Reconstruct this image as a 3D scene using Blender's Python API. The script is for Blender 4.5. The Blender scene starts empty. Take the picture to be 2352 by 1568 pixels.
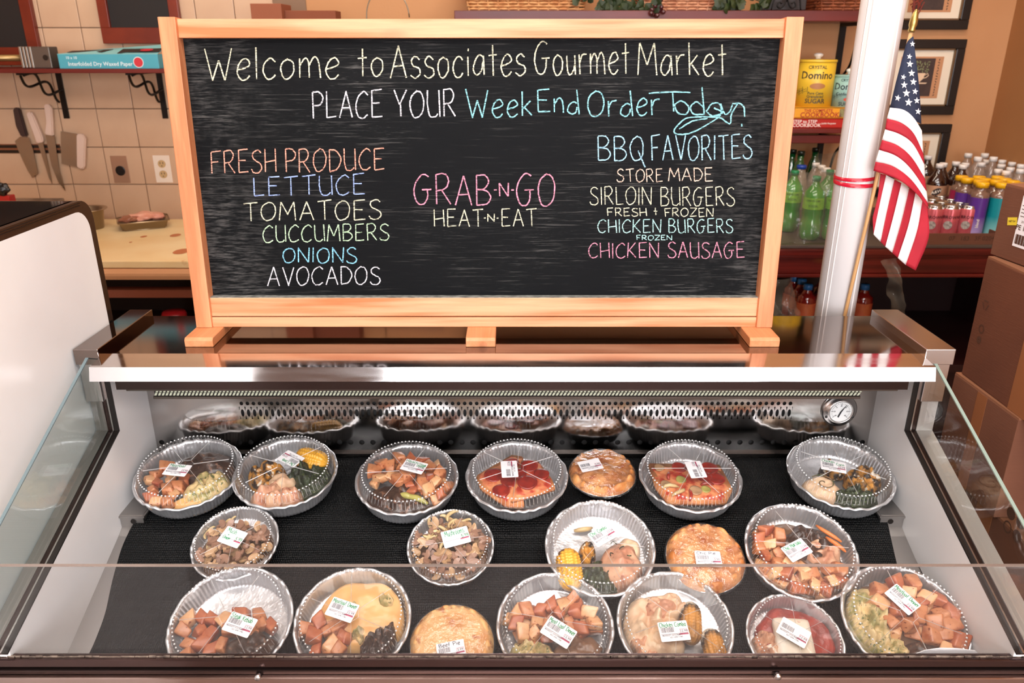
import bpy, bmesh, math, random
from mathutils import Vector, Matrix, Euler, noise
R = math.radians
random.seed(7)
sc = bpy.context.scene
col = sc.collection
# ------------------------------------------------------------ camera, world, lights, exposure
F = 1780.0; PITCH = R(20.9); EYE = Vector((0, 0, 1.6))
cd = bpy.data.cameras.new('camera'); cam = bpy.data.objects.new('camera', cd); col.objects.link(cam)
cam.location = EYE; cam.rotation_euler = (R(90) - PITCH, 0, 0)
cd.sensor_width = 36; cd.lens = 36 * F / 2352; cd.clip_start = .02
cd.dof.use_dof = True; cd.dof.focus_distance = 1.55; cd.dof.aperture_fstop = 5.6
sc.camera = cam
w = bpy.data.worlds.new('world'); sc.world = w; w.use_nodes = True
w.node_tree.nodes['Background'].inputs[0].default_value = (.95, .93, .95, 1)
w.node_tree.nodes['Background'].inputs[1].default_value = .35
sc.view_settings.view_transform = 'Standard'; sc.view_settings.look = 'None'
sc.view_settings.gamma = 1; sc.view_settings.use_curve_mapping = False
sc.view_settings.exposure = -0.12
sc.cycles.transparent_max_bounces = 24; sc.cycles.max_bounces = 8; sc.cycles.glossy_bounces = 5
sc.cycles.use_denoising = True; sc.cycles.sample_clamp_indirect = 6
sc.cycles.caustics_reflective = False; sc.cycles.caustics_refractive = False
def area(name, loc, rot, sx, sy, power, color):
    d = bpy.data.lights.new(name, 'AREA'); d.shape = 'RECTANGLE'; d.size = sx; d.size_y = sy
    d.energy = power; d.color = color
    o = bpy.data.objects.new(name, d); col.objects.link(o); o.location = loc; o.rotation_euler = rot
    return o
area('ceiling_lamp_front', (0, -.6, 2.83), (0, 0, 0), 2.6, 1.1, 80, (1, .96, .95))
area('ceiling_lamp_middle', (.1, 1.0, 2.83), (0, 0, 0), 2.2, .5, 24, (1, .93, .88))
area('ceiling_lamp_back', (-.7, 2.45, 2.83), (0, 0, 0), 2.4, .3, 18, (1, .80, .60))
area('ceiling_lamp_back_right', (1.2, 2.3, 2.83), (0, 0, 0), .9, .3, 13, (1, .80, .60))
area('window_daylight', (.025, -2.97, 1.6), (R(90), 0, 0), 1.85, 1.6, 80, (.95, .97, 1))
area('window_daylight_right', (1.5, -2.97, 1.6), (R(90), 0, 0), .8, 1.6, 16, (.95, .97, 1))
area('window_daylight_left', (-2.75, -2.97, 1.6), (R(90), 0, 0), .35, 1.6, 10, (.95, .97, 1))

# ------------------------------------------------------------ view geometry: a photo point on a real plane
cp, sp = math.cos(PITCH), math.sin(PITCH)
def ray(px, py):
    a = (px - 1176) / F; b = (784 - py) / F
    return Vector((a, cp + b * sp, -sp + b * cp))
def hit(px, py, p0, n):
    d = ray(px, py); n = Vector(n)
    return EYE + d * ((Vector(p0) - EYE).dot(n) / d.dot(n))
def atY(px, py, Y): return hit(px, py, (0, Y, 0), (0, 1, 0))
def atZ(px, py, Z): return hit(px, py, (0, 0, Z), (0, 0, 1))
def atX(px, py, X): return hit(px, py, (X, 0, 0), (1, 0, 0))

# ------------------------------------------------------------ materials
def lin(h):
    c = [int(h[i:i + 2], 16) / 255 for i in (0, 2, 4)]
    return tuple(((x + .055) / 1.055) ** 2.4 if x > .04045 else x / 12.92 for x in c) + (1,)
MC = {}
def mat(name, colr='888888', rough=.5, metal=0, spec=.5, col2=None, nscale=8, ndetail=4, nstretch=(1, 1, 1), thr=(.35, .65),
        bump=0, bscale=40, bstretch=(1, 1, 1), alpha=1, emit=0, coat=0, rough2=None, col3=None, n3=(30, .55, .65)):
    if name in MC: return MC[name]
    m = bpy.data.materials.new(name); m.use_nodes = True; nt = m.node_tree; N = nt.nodes; L = nt.links
    b = N['Principled BSDF']; c1 = lin(colr)
    b.inputs['Base Color'].default_value = c1
    b.inputs['Roughness'].default_value = rough; b.inputs['Metallic'].default_value = metal
    b.inputs['Specular IOR Level'].default_value = spec; b.inputs['Alpha'].default_value = alpha
    b.inputs['Coat Weight'].default_value = coat
    if emit: b.inputs['Emission Color'].default_value = c1; b.inputs['Emission Strength'].default_value = emit
    tc = N.new('ShaderNodeTexCoord')
    def tex(scale, st, detail):
        mp = N.new('ShaderNodeMapping'); mp.inputs['Scale'].default_value = st; L.new(tc.outputs['Object'], mp.inputs[0])
        n = N.new('ShaderNodeTexNoise'); n.inputs['Scale'].default_value = scale; n.inputs['Detail'].default_value = detail
        L.new(mp.outputs[0], n.inputs[0]); return n
    src = None
    if col2 or rough2 is not None:
        n = tex(nscale, nstretch, ndetail)
        r = N.new('ShaderNodeMapRange'); r.inputs[1].default_value = thr[0]; r.inputs[2].default_value = thr[1]
        L.new(n.outputs[0], r.inputs[0])
        if col2:
            mx = N.new('ShaderNodeMix'); mx.data_type = 'RGBA'
            mx.inputs[6].default_value = c1; mx.inputs[7].default_value = lin(col2)
            L.new(r.outputs[0], mx.inputs[0]); L.new(mx.outputs[2], b.inputs['Base Color']); src = mx.outputs[2]
        if rough2 is not None:
            mr = N.new('ShaderNodeMapRange'); mr.inputs[3].default_value = rough; mr.inputs[4].default_value = rough2
            L.new(r.outputs[0], mr.inputs[0]); L.new(mr.outputs[0], b.inputs['Roughness'])
    if col3:
        n = tex(n3[0], (1, 1, 1), 3)
        r = N.new('ShaderNodeMapRange'); r.inputs[1].default_value = n3[1]; r.inputs[2].default_value = n3[2]
        L.new(n.outputs[0], r.inputs[0])
        mx = N.new('ShaderNodeMix'); mx.data_type = 'RGBA'
        mx.inputs[6].default_value = c1; mx.inputs[7].default_value = lin(col3)
        if src: L.new(src, mx.inputs[6])
        L.new(r.outputs[0], mx.inputs[0]); L.new(mx.outputs[2], b.inputs['Base Color'])
    if bump:
        n = tex(bscale, bstretch, 4); bp = N.new('ShaderNodeBump'); bp.inputs['Strength'].default_value = bump
        bp.inputs['Distance'].default_value = .004
        L.new(n.outputs[0], bp.inputs['Height']); L.new(bp.outputs[0], b.inputs['Normal'])
    MC[name] = m; return m
def clear(name, tint='ffffff', rough=.04, base=.04, gain=.9, haze=0, hazecol='ffffff', bump=0, bscale=60):
    """thin clear sheet: see-through with a mirror coat that grows at grazing angles"""
    if name in MC: return MC[name]
    m = bpy.data.materials.new(name); m.use_nodes = True; nt = m.node_tree; N = nt.nodes; L = nt.links
    for x in list(N): N.remove(x)
    out = N.new('ShaderNodeOutputMaterial'); t = N.new('ShaderNodeBsdfTransparent'); t.inputs[0].default_value = lin(tint)
    g = N.new('ShaderNodeBsdfGlossy'); g.inputs['Roughness'].default_value = rough
    fr = N.new('ShaderNodeLayerWeight'); fr.inputs[0].default_value = .5; pw_ = N.new('ShaderNodeMath'); pw_.operation = 'POWER'; pw_.inputs[1].default_value = 4.0
    ma = N.new('ShaderNodeMath'); ma.operation = 'MULTIPLY_ADD'; ma.inputs[1].default_value = gain; ma.inputs[2].default_value = base
    ma.use_clamp = True
    L.new(fr.outputs['Facing'], pw_.inputs[0]); L.new(pw_.outputs[0], ma.inputs[0])
    mx = N.new('ShaderNodeMixShader'); L.new(ma.outputs[0], mx.inputs[0]); L.new(t.outputs[0], mx.inputs[1]); L.new(g.outputs[0], mx.inputs[2])
    last = mx
    if haze:
        d = N.new('ShaderNodeBsdfDiffuse'); d.inputs[0].default_value = lin(hazecol)
        m2 = N.new('ShaderNodeMixShader'); m2.inputs[0].default_value = haze
        L.new(mx.outputs[0], m2.inputs[1]); L.new(d.outputs[0], m2.inputs[2]); last = m2
    if bump:
        tc = N.new('ShaderNodeTexCoord'); n = N.new('ShaderNodeTexNoise'); n.inputs['Scale'].default_value = bscale
        n.inputs['Detail'].default_value = 3; L.new(tc.outputs['Object'], n.inputs[0])
        bp = N.new('ShaderNodeBump'); bp.inputs['Strength'].default_value = bump; bp.inputs['Distance'].default_value = .01
        L.new(n.outputs[0], bp.inputs['Height']); L.new(bp.outputs[0], g.inputs['Normal']); L.new(bp.outputs[0], fr.inputs['Normal'])
    L.new(last.outputs[0], out.inputs[0]); MC[name] = m; return m
def woodmat(name, c1, c2, axis, scale=1.0, rough=.45):
    if name in MC: return MC[name]
    st = [9 * scale] * 3; st[axis] = .55 * scale
    m = mat(name, c1, rough, col2=c2, nscale=4, ndetail=3, nstretch=st, thr=(.42, .62))
    nt = m.node_tree; N = nt.nodes; L = nt.links; b = N['Principled BSDF']
    tc = N.new('ShaderNodeTexCoord'); mp = N.new('ShaderNodeMapping'); s2 = [70 * scale] * 3; s2[axis] = 2.5
    mp.inputs['Scale'].default_value = s2; L.new(tc.outputs['Object'], mp.inputs[0])
    n = N.new('ShaderNodeTexNoise'); n.inputs['Scale'].default_value = 3; n.inputs['Detail'].default_value = 3; L.new(mp.outputs[0], n.inputs[0])
    src = b.inputs['Base Color'].links[0].from_socket
    mx = N.new('ShaderNodeMix'); mx.data_type = 'RGBA'; mx.blend_type = 'MULTIPLY'; mx.inputs[0].default_value = .35
    L.new(src, mx.inputs[6]); L.new(n.outputs['Fac'], mx.inputs[7])
    g = N.new('ShaderNodeGamma'); g.inputs[1].default_value = 1.0; L.new(mx.outputs[2], g.inputs[0]); L.new(g.outputs[0], b.inputs['Base Color'])
    bp = N.new('ShaderNodeBump'); bp.inputs['Strength'].default_value = .12; bp.inputs['Distance'].default_value = .002
    L.new(n.outputs['Fac'], bp.inputs['Height']); L.new(bp.outputs[0], b.inputs['Normal'])
    # a few dark knots
    v = N.new('ShaderNodeTexVoronoi'); v.inputs['Scale'].default_value = 2.2
    mp2 = N.new('ShaderNodeMapping'); s3 = [3.0] * 3; s3[axis] = 1.0; mp2.inputs['Scale'].default_value = s3
    mp2.inputs['Location'].default_value = (.3, .1, .45)
    L.new(tc.outputs['Object'], mp2.inputs[0]); L.new(mp2.outputs[0], v.inputs[0])
    r = N.new('ShaderNodeMapRange'); r.inputs[1].default_value = .03; r.inputs[2].default_value = .10; r.inputs[3].default_value = .55; r.inputs[4].default_value = 0
    L.new(v.outputs['Distance'], r.inputs[0])
    mk = N.new('ShaderNodeMix'); mk.data_type = 'RGBA'; L.new(g.outputs[0], mk.inputs[6]); mk.inputs[7].default_value = lin('6b3418')
    L.new(r.outputs[0], mk.inputs[0]); L.new(mk.outputs[2], b.inputs['Base Color'])
    return m

# ------------------------------------------------------------ object helpers
def props(o, label=None, cat=None, group=None, kind=None):
    if label: o['label'] = label
    if cat: o['category'] = cat
    if group: o['group'] = group
    if kind: o['kind'] = kind
    return o
def thing(name, label, cat, loc=(0, 0, 0), group=None, rot=None, mode='XYZ'):
    o = bpy.data.objects.new(name, None); col.objects.link(o); o.location = loc; o.empty_display_size = .03
    if rot: o.rotation_mode = mode; o.rotation_euler = rot
    return props(o, label, cat, group)
def root_off(p):
    off = Vector((0, 0, 0))
    while p: off = off + p.location; p = p.parent
    return off
def obj(name, bm, m, parent=None, label=None, cat=None, group=None, kind=None, smooth=False, local=False, extra=()):
    """bm in world coordinates (or local=True); linked as one mesh object"""
    if isinstance(bm, bpy.types.Mesh): me = bm
    else:
        me = bpy.data.meshes.new(name); bm.to_mesh(me); bm.free()
    if parent and not local:
        off = root_off(parent); me.transform(Matrix.Translation(-off))
    if not me.materials:
        me.materials.append(m)
        for x in extra: me.materials.append(x)
    if smooth:
        for p in me.polygons: p.use_smooth = True
    o = bpy.data.objects.new(name, me); col.objects.link(o); o.parent = parent
    return props(o, label, cat, group, kind)
def obj_at(name, me, parent, loc, rot=(0, 0, 0), scale=(1, 1, 1), **k):
    o = bpy.data.objects.new(name, me); col.objects.link(o); o.parent = parent
    o.location = Vector(loc); o.rotation_euler = rot; o.scale = scale
    return props(o, **k)
def B(): return bmesh.new()
def mesh(name, bm, m, smooth=False, extra=()):
    me = bpy.data.meshes.new(name); bm.to_mesh(me); bm.free(); me.materials.append(m)
    for x in extra: me.materials.append(x)
    if smooth:
        for p in me.polygons: p.use_smooth = True
    return me
def box(bm, lo, hi, bev=0, M=None, mi=0):
    lo = Vector(lo); hi = Vector(hi)
    lo, hi = Vector(map(min, lo, hi)), Vector(map(max, lo, hi))
    r = bmesh.ops.create_cube(bm, size=1); vs = r['verts']
    c = (lo + hi) / 2; s = hi - lo
    for v in vs: v.co = Vector((v.co.x * s.x + c.x, v.co.y * s.y + c.y, v.co.z * s.z + c.z))
    fs = {f for v in vs for f in v.link_faces}
    for f in fs: f.material_index = mi
    if bev:
        es = {e for v in vs for e in v.link_edges}
        q = bmesh.ops.bevel(bm, geom=list(es), offset=bev, segments=2, affect='EDGES', profile=.6)
        vs = list({v for f in q['faces'] for v in f.verts} | {v for v in vs if v.is_valid})
    if M:
        for v in vs: v.co = M @ v.co
    return vs
def prism(bm, pts, d, mi=0):
    """closed outline (list of Vectors) extruded by vector d"""
    d = Vector(d); a = [bm.verts.new(Vector(p)) for p in pts]; b = [bm.verts.new(Vector(p) + d) for p in pts]
    n = len(pts); fs = [bm.faces.new(a), bm.faces.new(b[::-1])]
    for i in range(n): fs.append(bm.faces.new((a[i], b[i], b[(i + 1) % n], a[(i + 1) % n])))
    for f in fs: f.material_index = mi
    bmesh.ops.recalc_face_normals(bm, faces=fs)
    return a + b
def tube(bm, pts, r, n=8, cap=True, closed=False):
    pts = [Vector(p) for p in pts]; rs = r if isinstance(r, (list, tuple)) else [r] * len(pts)
    rings = []; up = None
    for i, p in enumerate(pts):
        t = (pts[(i + 1) % len(pts)] - pts[i - 1]) if closed else (pts[min(i + 1, len(pts) - 1)] - pts[max(i - 1, 0)])
        t.normalize()
        if up is None: up = t.orthogonal().normalized()
        up = (up - t * up.dot(t)).normalized(); s = t.cross(up)
        rings.append([bm.verts.new(p + (up * math.cos(2 * math.pi * k / n) + s * math.sin(2 * math.pi * k / n)) * rs[i]) for k in range(n)])
    m = len(rings)
    for i in range(m if closed else m - 1):
        a, b = rings[i], rings[(i + 1) % m]
        for k in range(n): bm.faces.new((a[k], a[(k + 1) % n], b[(k + 1) % n], b[k]))
    if cap and not closed: bm.faces.new(rings[0][::-1]); bm.faces.new(rings[-1])
def lathe(bm, prof, n=24, c=(0, 0, 0), fr=None, fz=None, M=None, mi=0, cap=(True, True)):
    """prof = [(r,z)]; fr/fz(theta,i) modulate radius and height"""
    c = Vector(c); rings = []
    for i, (r, z) in enumerate(prof):
        ring = []
        if r < 1e-6:
            v = bm.verts.new(c + Vector((0, 0, z))); ring = [v] * n
        else:
            for k in range(n):
                th = 2 * math.pi * k / n; rr = r * (1 + (fr(th, i) if fr else 0)); zz = z + (fz(th, i) if fz else 0)
                ring.append(bm.verts.new(c + Vector((rr * math.cos(th), rr * math.sin(th), zz))))
        rings.append(ring)
    fs = []
    for i in range(len(rings) - 1):
        a, b = rings[i], rings[i + 1]
        for k in range(n):
            q = [a[k], a[(k + 1) % n], b[(k + 1) % n], b[k]]; u = []
            for v in q:
                if v not in u: u.append(v)
            if len(u) > 2: fs.append(bm.faces.new(u))
    if cap[0] and prof[0][0] > 1e-6: fs.append(bm.faces.new(rings[0][::-1]))
    if cap[1] and prof[-1][0] > 1e-6: fs.append(bm.faces.new(rings[-1]))
    for f in fs: f.material_index = mi
    vs = list({v for r_ in rings for v in r_})
    if M:
        for v in vs: v.co = M @ v.co
    return vs
def cdisc(bm, Rr, ang, zc, ru, rv, tilt=0, n=24, rings=5):
    """disc printed on a cylinder of radius Rr"""
    def P(u, v): q = R(ang) + u / Rr; return Vector((Rr * math.cos(q), Rr * math.sin(q), zc + v + tilt * u))
    c = bm.verts.new(P(0, 0)); pr = None
    for j in range(1, rings + 1):
        rg = [bm.verts.new(P(ru * j / rings * math.cos(2 * math.pi * k / n), rv * j / rings * math.sin(2 * math.pi * k / n))) for k in range(n)]
        for k in range(n):
            if pr is None: bm.faces.new((c, rg[k], rg[(k + 1) % n]))
            else: bm.faces.new((pr[k], rg[k], rg[(k + 1) % n], pr[(k + 1) % n]))
        pr = rg
def crom(p, n=6, closed=False):
    if len(p) < 3: return [Vector(q) for q in p]
    q = [Vector(a) for a in p]
    if closed: q = [q[-1]] + q + [q[0], q[1]]
    else: q = [q[0] * 2 - q[1]] + q + [q[-1] * 2 - q[-2]]
    o = []
    for i in range(1, len(q) - 2):
        for k in range(n):
            t = k / n; a, b, c, d = q[i - 1:i + 3]
            o.append(.5 * ((2 * b) + (c - a) * t + (2 * a - 5 * b + 4 * c - d) * t * t + (3 * b - a - 3 * c + d) * t ** 3))
    o.append(q[-2]); return o
_tc = {}
def text_bm(s, size=1.0, align='CENTER', ext=0):
    """flat letters in the XY plane as a bmesh (built from the application's own font)"""
    key = (s, align)
    if key not in _tc:
        cu = bpy.data.curves.new('t', 'FONT'); cu.body = s; cu.size = 1; cu.align_x = align; cu.align_y = 'CENTER'; cu.resolution_u = 2; cu.offset = .016
        o = bpy.data.objects.new('t', cu); col.objects.link(o)
        me = bpy.data.meshes.new_from_object(o.evaluated_get(bpy.context.evaluated_depsgraph_get()))
        bpy.data.objects.remove(o); bpy.data.curves.remove(cu); _tc[key] = me
    bm = bmesh.new(); bm.from_mesh(_tc[key])
    for v in bm.verts: v.co *= size
    return bm
def add_bm(dst, src, M=None, mi=None):
    me = bpy.data.meshes.new('tmp'); 
    if mi is not None:
        for f in src.faces: f.material_index = mi
    src.to_mesh(me); src.free()
    if M: me.transform(M)
    dst.from_mesh(me); bpy.data.meshes.remove(me)

# ------------------------------------------------------------ hand-written letters as strokes
S = 's'
G = {
'A': (.8, [[(0, 0), (.5, 1)], [(.5, 1), (1, 0)], [(.18, .36), (.84, .38)]]),
'B': (.7, [[(0, 1), (.03, 0)], [S, (0, 1), (.6, 1.0), (.85, .78), (.55, .56), (.1, .52)], [S, (.1, .52), (.7, .48), (1, .26), (.7, .03), (.03, 0)]]),
'C': (.75, [[S, (1, .86), (.65, 1), (.2, .8), (0, .45), (.2, .08), (.6, 0), (1, .14)]]),
'D': (.75, [[(0, 1), (.05, 0)], [S, (0, 1), (.6, .93), (1, .55), (.7, .12), (.05, 0)]]),
'E': (.68, [[(.04, 1), (.08, 0)], [(.04, 1), (.95, 1.03)], [(.06, .53), (.75, .53)], [(.08, 0), (1, .04)]]),
'F': (.65, [[(0, .97), (.1, 0)], [(0, .97), (1, 1.03)], [(.05, .5), (.75, .52)]]),
'G': (.85, [[S, (.85, .92), (.5, 1), (.12, .75), (0, .4), (.2, .04), (.55, 0), (.76, .2), (.78, .48)], [(.45, .48), (1, .49)]]),
'H': (.75, [[(0, 1), (.05, 0)], [(.93, 1), (1, 0)], [(.05, .42), (.95, .5)]]),
'I': (.12, [[(.4, 1), (.5, 0)]]),
'K': (.7, [[(.05, 1), (0, 0)], [(.9, 1), (.08, .42)], [(.2, .5), (1, 0)]]),
'L': (.6, [[(0, 1), (.06, 0)], [(.06, 0), (1, .05)]]),
'M': (.95, [[(0, 0), (.1, 1)], [(.1, 1), (.5, .32)], [(.5, .32), (.88, 1)], [(.88, 1), (1, 0)]]),
'N': (.75, [[(.02, 0), (0, 1)], [(0, 1), (.95, 0)], [(.95, 0), (1, 1)]]),
'O': (.82, [[S, (.5, 1), (.12, .8), (0, .45), (.2, .05), (.55, 0), (.9, .2), (1, .6), (.8, .92), (.45, 1)]]),
'P': (.65, [[(0, 1), (.08, 0)], [S, (0, 1), (.6, 1.0), (1, .78), (.7, .52), (.05, .48)]]),
'Q': (.82, [[S, (.5, 1), (.12, .8), (0, .45), (.2, .05), (.55, 0), (.85, .2), (.9, .6), (.75, .92), (.45, 1)], [S, (.55, .4), (.8, .05), (1.05, -.3)]]),
'R': (.72, [[(0, 1), (.06, 0)], [S, (0, 1), (.6, 1.02), (.85, .78), (.6, .52), (.05, .46)], [(.35, .48), (1, 0)]]),
'S': (.68, [[S, (.95, .88), (.6, 1), (.15, .88), (.15, .66), (.5, .52), (.9, .38), (1, .18), (.7, 0), (.2, .02), (0, .16)]]),
'T': (.8, [[(0, .97), (1, 1.03)], [(.5, 1), (.55, 0)]]),
'U': (.75, [[S, (0, 1), (.02, .4), (.2, .04), (.6, .0), (.85, .12)], [(.92, 1), (1, 0)]]),
'V': (.75, [[(0, 1), (.55, 0)], [(.55, 0), (1, 1)]]),
'W': (1.1, [[(0, 1), (.3, 0)], [(.3, 0), (.52, .62)], [(.52, .62), (.75, 0)], [(.75, 0), (1, 1)]]),
'Y': (.75, [[(0, 1), (.45, .45)], [(1, 1), (.45, .45)], [(.5, .48), (.55, 0)]]),
'Z': (.75, [[(0, 1), (1, 1)], [(1, 1), (0, 0)], [(0, 0), (1, .03)]]),
'-': (.22, [[(0, .45), (1, .47)]]),
'&': (.4, [[(.5, 1), (.5, .55)], [(0, .5), (1, .5)], [(.55, .35), (.6, .0)]]),
'a': (.55, [[S, (.9, .55), (.5, .62), (.1, .4), (0, .15), (.3, 0), (.7, .12), (.9, .4)], [(.92, .6), (1, 0)]]),
'c': (.5, [[S, (1, .52), (.6, .64), (.15, .5), (0, .25), (.3, .0), (.7, 0), (1, .12)]]),
'd': (.6, [[S, (.8, .45), (.5, .5), (.1, .35), (0, .12), (.35, 0), (.7, .08), (.82, .3)], [(.78, 1), (1, 0)]]),
'e': (.52, [[S, (0, .3), (.6, .36), (1, .48), (.7, .66), (.25, .55), (0, .25), (.3, 0), (.7, 0), (1, .12)]]),
'h': (.5, [[(0, 1), (.05, 0)], [S, (.05, .4), (.5, .62), (.9, .4), (1, 0)]]),
'i': (.1, [[(.4, .6), (.5, 0)], [(.4, .78), (.5, .86)]]),
'k': (.5, [[(0, 1), (.05, 0)], [(.85, .62), (.1, .3)], [(.2, .36), (1, 0)]]),
'l': (.1, [[(.2, 1), (.6, 0)]]),
'm': (.85, [[(0, .62), (.02, 0)], [S, (.02, .4), (.25, .62), (.42, .5), (.46, 0)], [S, (.46, .4), (.7, .66), (.9, .5), (1, -.02)]]),
'n': (.5, [[(0, .6), (.02, 0)], [S, (.02, .35), (.5, .63), (.9, .45), (1, 0)]]),
'o': (.55, [[S, (.5, .62), (.12, .5), (0, .28), (.25, 0), (.6, 0), (.95, .2), (.9, .5), (.45, .62)]]),
'r': (.42, [[(0, .6), (.1, 0)], [S, (.08, .35), (.4, .58), (1, .62)]]),
's': (.48, [[S, (.95, .55), (.5, .66), (.1, .52), (.3, .36), (.9, .28), (1, .1), (.5, -.02), (0, .08)]]),
't': (.42, [[(.5, .95), (.55, 0)], [(0, .62), (1, .66)]]),
'u': (.5, [[S, (0, .6), (.1, .12), (.4, 0), (.8, .15), (.95, .35)], [(.92, .6), (1, 0)]]),
'y': (.5, [[S, (0, .6), (.2, .25), (.7, .25)], [S, (.95, .6), (.7, 0), (.2, -.35)]]),
' ': (.4, []), '.': (.1, [[(.3, 0), (.6, .05)]]), 'f': (.4, [[S, (1, .95), (.5, 1), (.4, .7), (.4, 0)], [(0, .55), (.9, .58)]]),
'b': (.5, [[(0, 1), (.05, 0)], [S, (.05, .45), (.7, .5), (1, .25), (.6, 0), (.05, .03)]]),
'5': (.5, [[(.95, 1), (.1, 1)], [S, (.1, 1), (.08, .55), (.7, .6), (1, .3), (.6, 0), (0, .08)]]),
'9': (.5, [[S, (1, .8), (.6, 1), (.1, .85), (.2, .55), (.7, .55), (1, .8)], [(1, .85), (.85, 0)]]),
'x': (.5, [[(0, .6), (1, 0)], [(1, .6), (0, 0)]]), 'v': (.5, [[(0, .6), (.5, 0)], [(.5, 0), (1, .6)]]),
'+': (.4, [[(.5, .6), (.5, .1)], [(0, .35), (1, .35)]]),
}
def strokes(s, x0, x1, y0, y1, jit=.02, rnd=None, gap=.22):
    """lay the word s out between x0..x1, cap height y0(base)..y1"""
    rnd = rnd or random
    tot = sum(G[c][0] for c in s) + gap * (len(s) - 1); k = (x1 - x0) / tot; x = x0; out = []
    for c in s:
        wd, st = G[c]; dy = rnd.uniform(-jit, jit) * (y1 - y0)
        for q in st:
            sm = q[0] == S; pts = q[1:] if sm else q
            pp = [Vector((x + a * wd * k, y0 + dy + b * (y1 - y0), 0)) for a, b in pts]
            if sm: pp = crom(pp, 5)
            out.append(pp)
        x += (wd + gap) * k
    return out
def ribbon(bm, pts, wd, f, jit=0, mi=0):
    """flat strip of width wd along 2D points; f maps (x,y) to 3-D"""
    if len(pts) < 2: return
    P = []
    for a, b in zip(pts, pts[1:]):
        n = max(1, int((b - a).length / (wd * 2.5)))
        P += [a.lerp(b, i / n) for i in range(n)]
    P.append(pts[-1]); L_, Rr = [], []
    for i, p in enumerate(P):
        t = P[min(i + 1, len(P) - 1)] - P[max(i - 1, 0)]
        if t.length < 1e-9: t = Vector((1, 0, 0))
        t.normalize(); n = Vector((-t.y, t.x, 0)); h = wd / 2 * (1 + random.uniform(-jit, jit))
        L_.append(bm.verts.new(f(p + n * h))); Rr.append(bm.verts.new(f(p - n * h)))
    for i in range(len(P) - 1):
        fc = bm.faces.new((Rr[i], Rr[i + 1], L_[i + 1], L_[i])); fc.material_index = mi
# ============================================================ ROOM
WY = 3.40; WX = 2.03
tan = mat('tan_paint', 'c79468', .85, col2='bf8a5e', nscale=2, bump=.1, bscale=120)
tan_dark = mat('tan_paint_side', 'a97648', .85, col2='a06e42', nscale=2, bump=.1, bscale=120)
grout = mat('grout', '8a705c', .9)
tile_m = mat('wall_tile', 'd6b596', .32, col2='c6a284', nscale=5, ndetail=6, thr=(.3, .75), bump=.05, bscale=30)
ceil_m = mat('ceiling_white', 'e4ddd6', .9)
def plane_box(name, lo, hi, m, **k): 
    bm = B(); box(bm, lo, hi); return obj(name, bm, m, kind='structure', **k)
plane_box('floor', (-3, -3.05, -.05), (2.05, 3.5, 0), mat('floor_tile', '7e6a60', .45, col2='6e5a50', nscale=3))
plane_box('ceiling', (-3, -3.05, 2.9), (2.05, 3.5, 2.95), ceil_m)
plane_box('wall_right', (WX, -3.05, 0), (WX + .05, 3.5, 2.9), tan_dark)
plane_box('wall_left', (-3.05, -3.05, 0), (-3, 3.5, 2.9), tan)
x_t = atY(705, 30, WY).x
wb = plane_box('wall_back', (-3, WY, 0), (WX, WY + .05, 2.9), tan)
bm = B(); box(bm, (-3, WY - .006, .9), (x_t, WY + .001, 2.9)); obj('tile_bed', bm, grout, wb)
# wall tiles: one object each
TS = .1575
bm = B(); box(bm, (-TS / 2 + .0016, -.011, -TS / 2 + .0016), (TS / 2 - .0016, .004, TS / 2 - .0016), .002); tm = mesh('tile', bm, tile_m)
g0 = atY(240, 337, WY)    # a crossing of joints in the photo
gx, gz = g0.x, g0.z
i0 = int((-2.75 - gx) / TS); i1 = int((x_t - gx) / TS)
for i in range(i0, i1 + 1):
    for j in range(-2, 7):
        cx, cz = gx + (i + .5) * TS, gz + (j + .5) * TS
        if cz + TS / 2 > 2.6 or cx + TS / 2 > x_t + .02: continue
        if cx > -.85 and cz < 1.62: continue    # nothing of these shows past the board
        obj_at('tile', tm, wb, (cx, WY - .004 + random.uniform(-.0006, .0006), cz))
# front wall (behind the viewer) with shop windows
wf = plane_box('wall_front', (-3, -3.05, 0), (WX, -3, 2.9), mat('front_paint', '75625a', .85))
for k, (a, b, z0, z1) in enumerate([(-2.95, -2.55, .75, 2.45), (-.9, .95, .75, 2.45), (1.1, 1.92, .5, 2.45)]):
    wn = plane_box('window_%d' % (k + 1), (a, -3.0, z0), (b, -2.985, z1), mat('daylight_pane', 'f2f6ff', .3, emit=5.0))
    bm = B(); fr = .05
    for lo, hi in [((a - fr, -3, z0 - fr), (a, -2.95, z1 + fr)), ((b, -3, z0 - fr), (b + fr, -2.95, z1 + fr)), ((a, -3, z0 - fr), (b, -2.95, z0)), ((a, -3, z1), (b, -2.95, z1 + fr)), (((a + b) / 2 - .02, -2.99, z0), ((a + b) / 2 + .02, -2.95, z1))]: box(bm, lo, hi)
    obj('window_frame', bm, mat('white_trim', 'd8d6d2', .4), wn)
wn = plane_box('window_4', (WX - .012, -2.7, .35), (WX - .002, -.3, 2.35), mat('side_pane', 'f4f1f2', .3, emit=1.3))
bm = B()
for y in (-2.75, -1.95, -1.15, -.30): box(bm, (WX - .03, y, .30), (WX, y + .06, 2.40))
for z in (.30, 1.25, 2.35): box(bm, (WX - .03, -2.75, z), (WX, -.24, z + .06))
obj('window_frame', bm, mat('white_trim'), wn)
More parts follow.
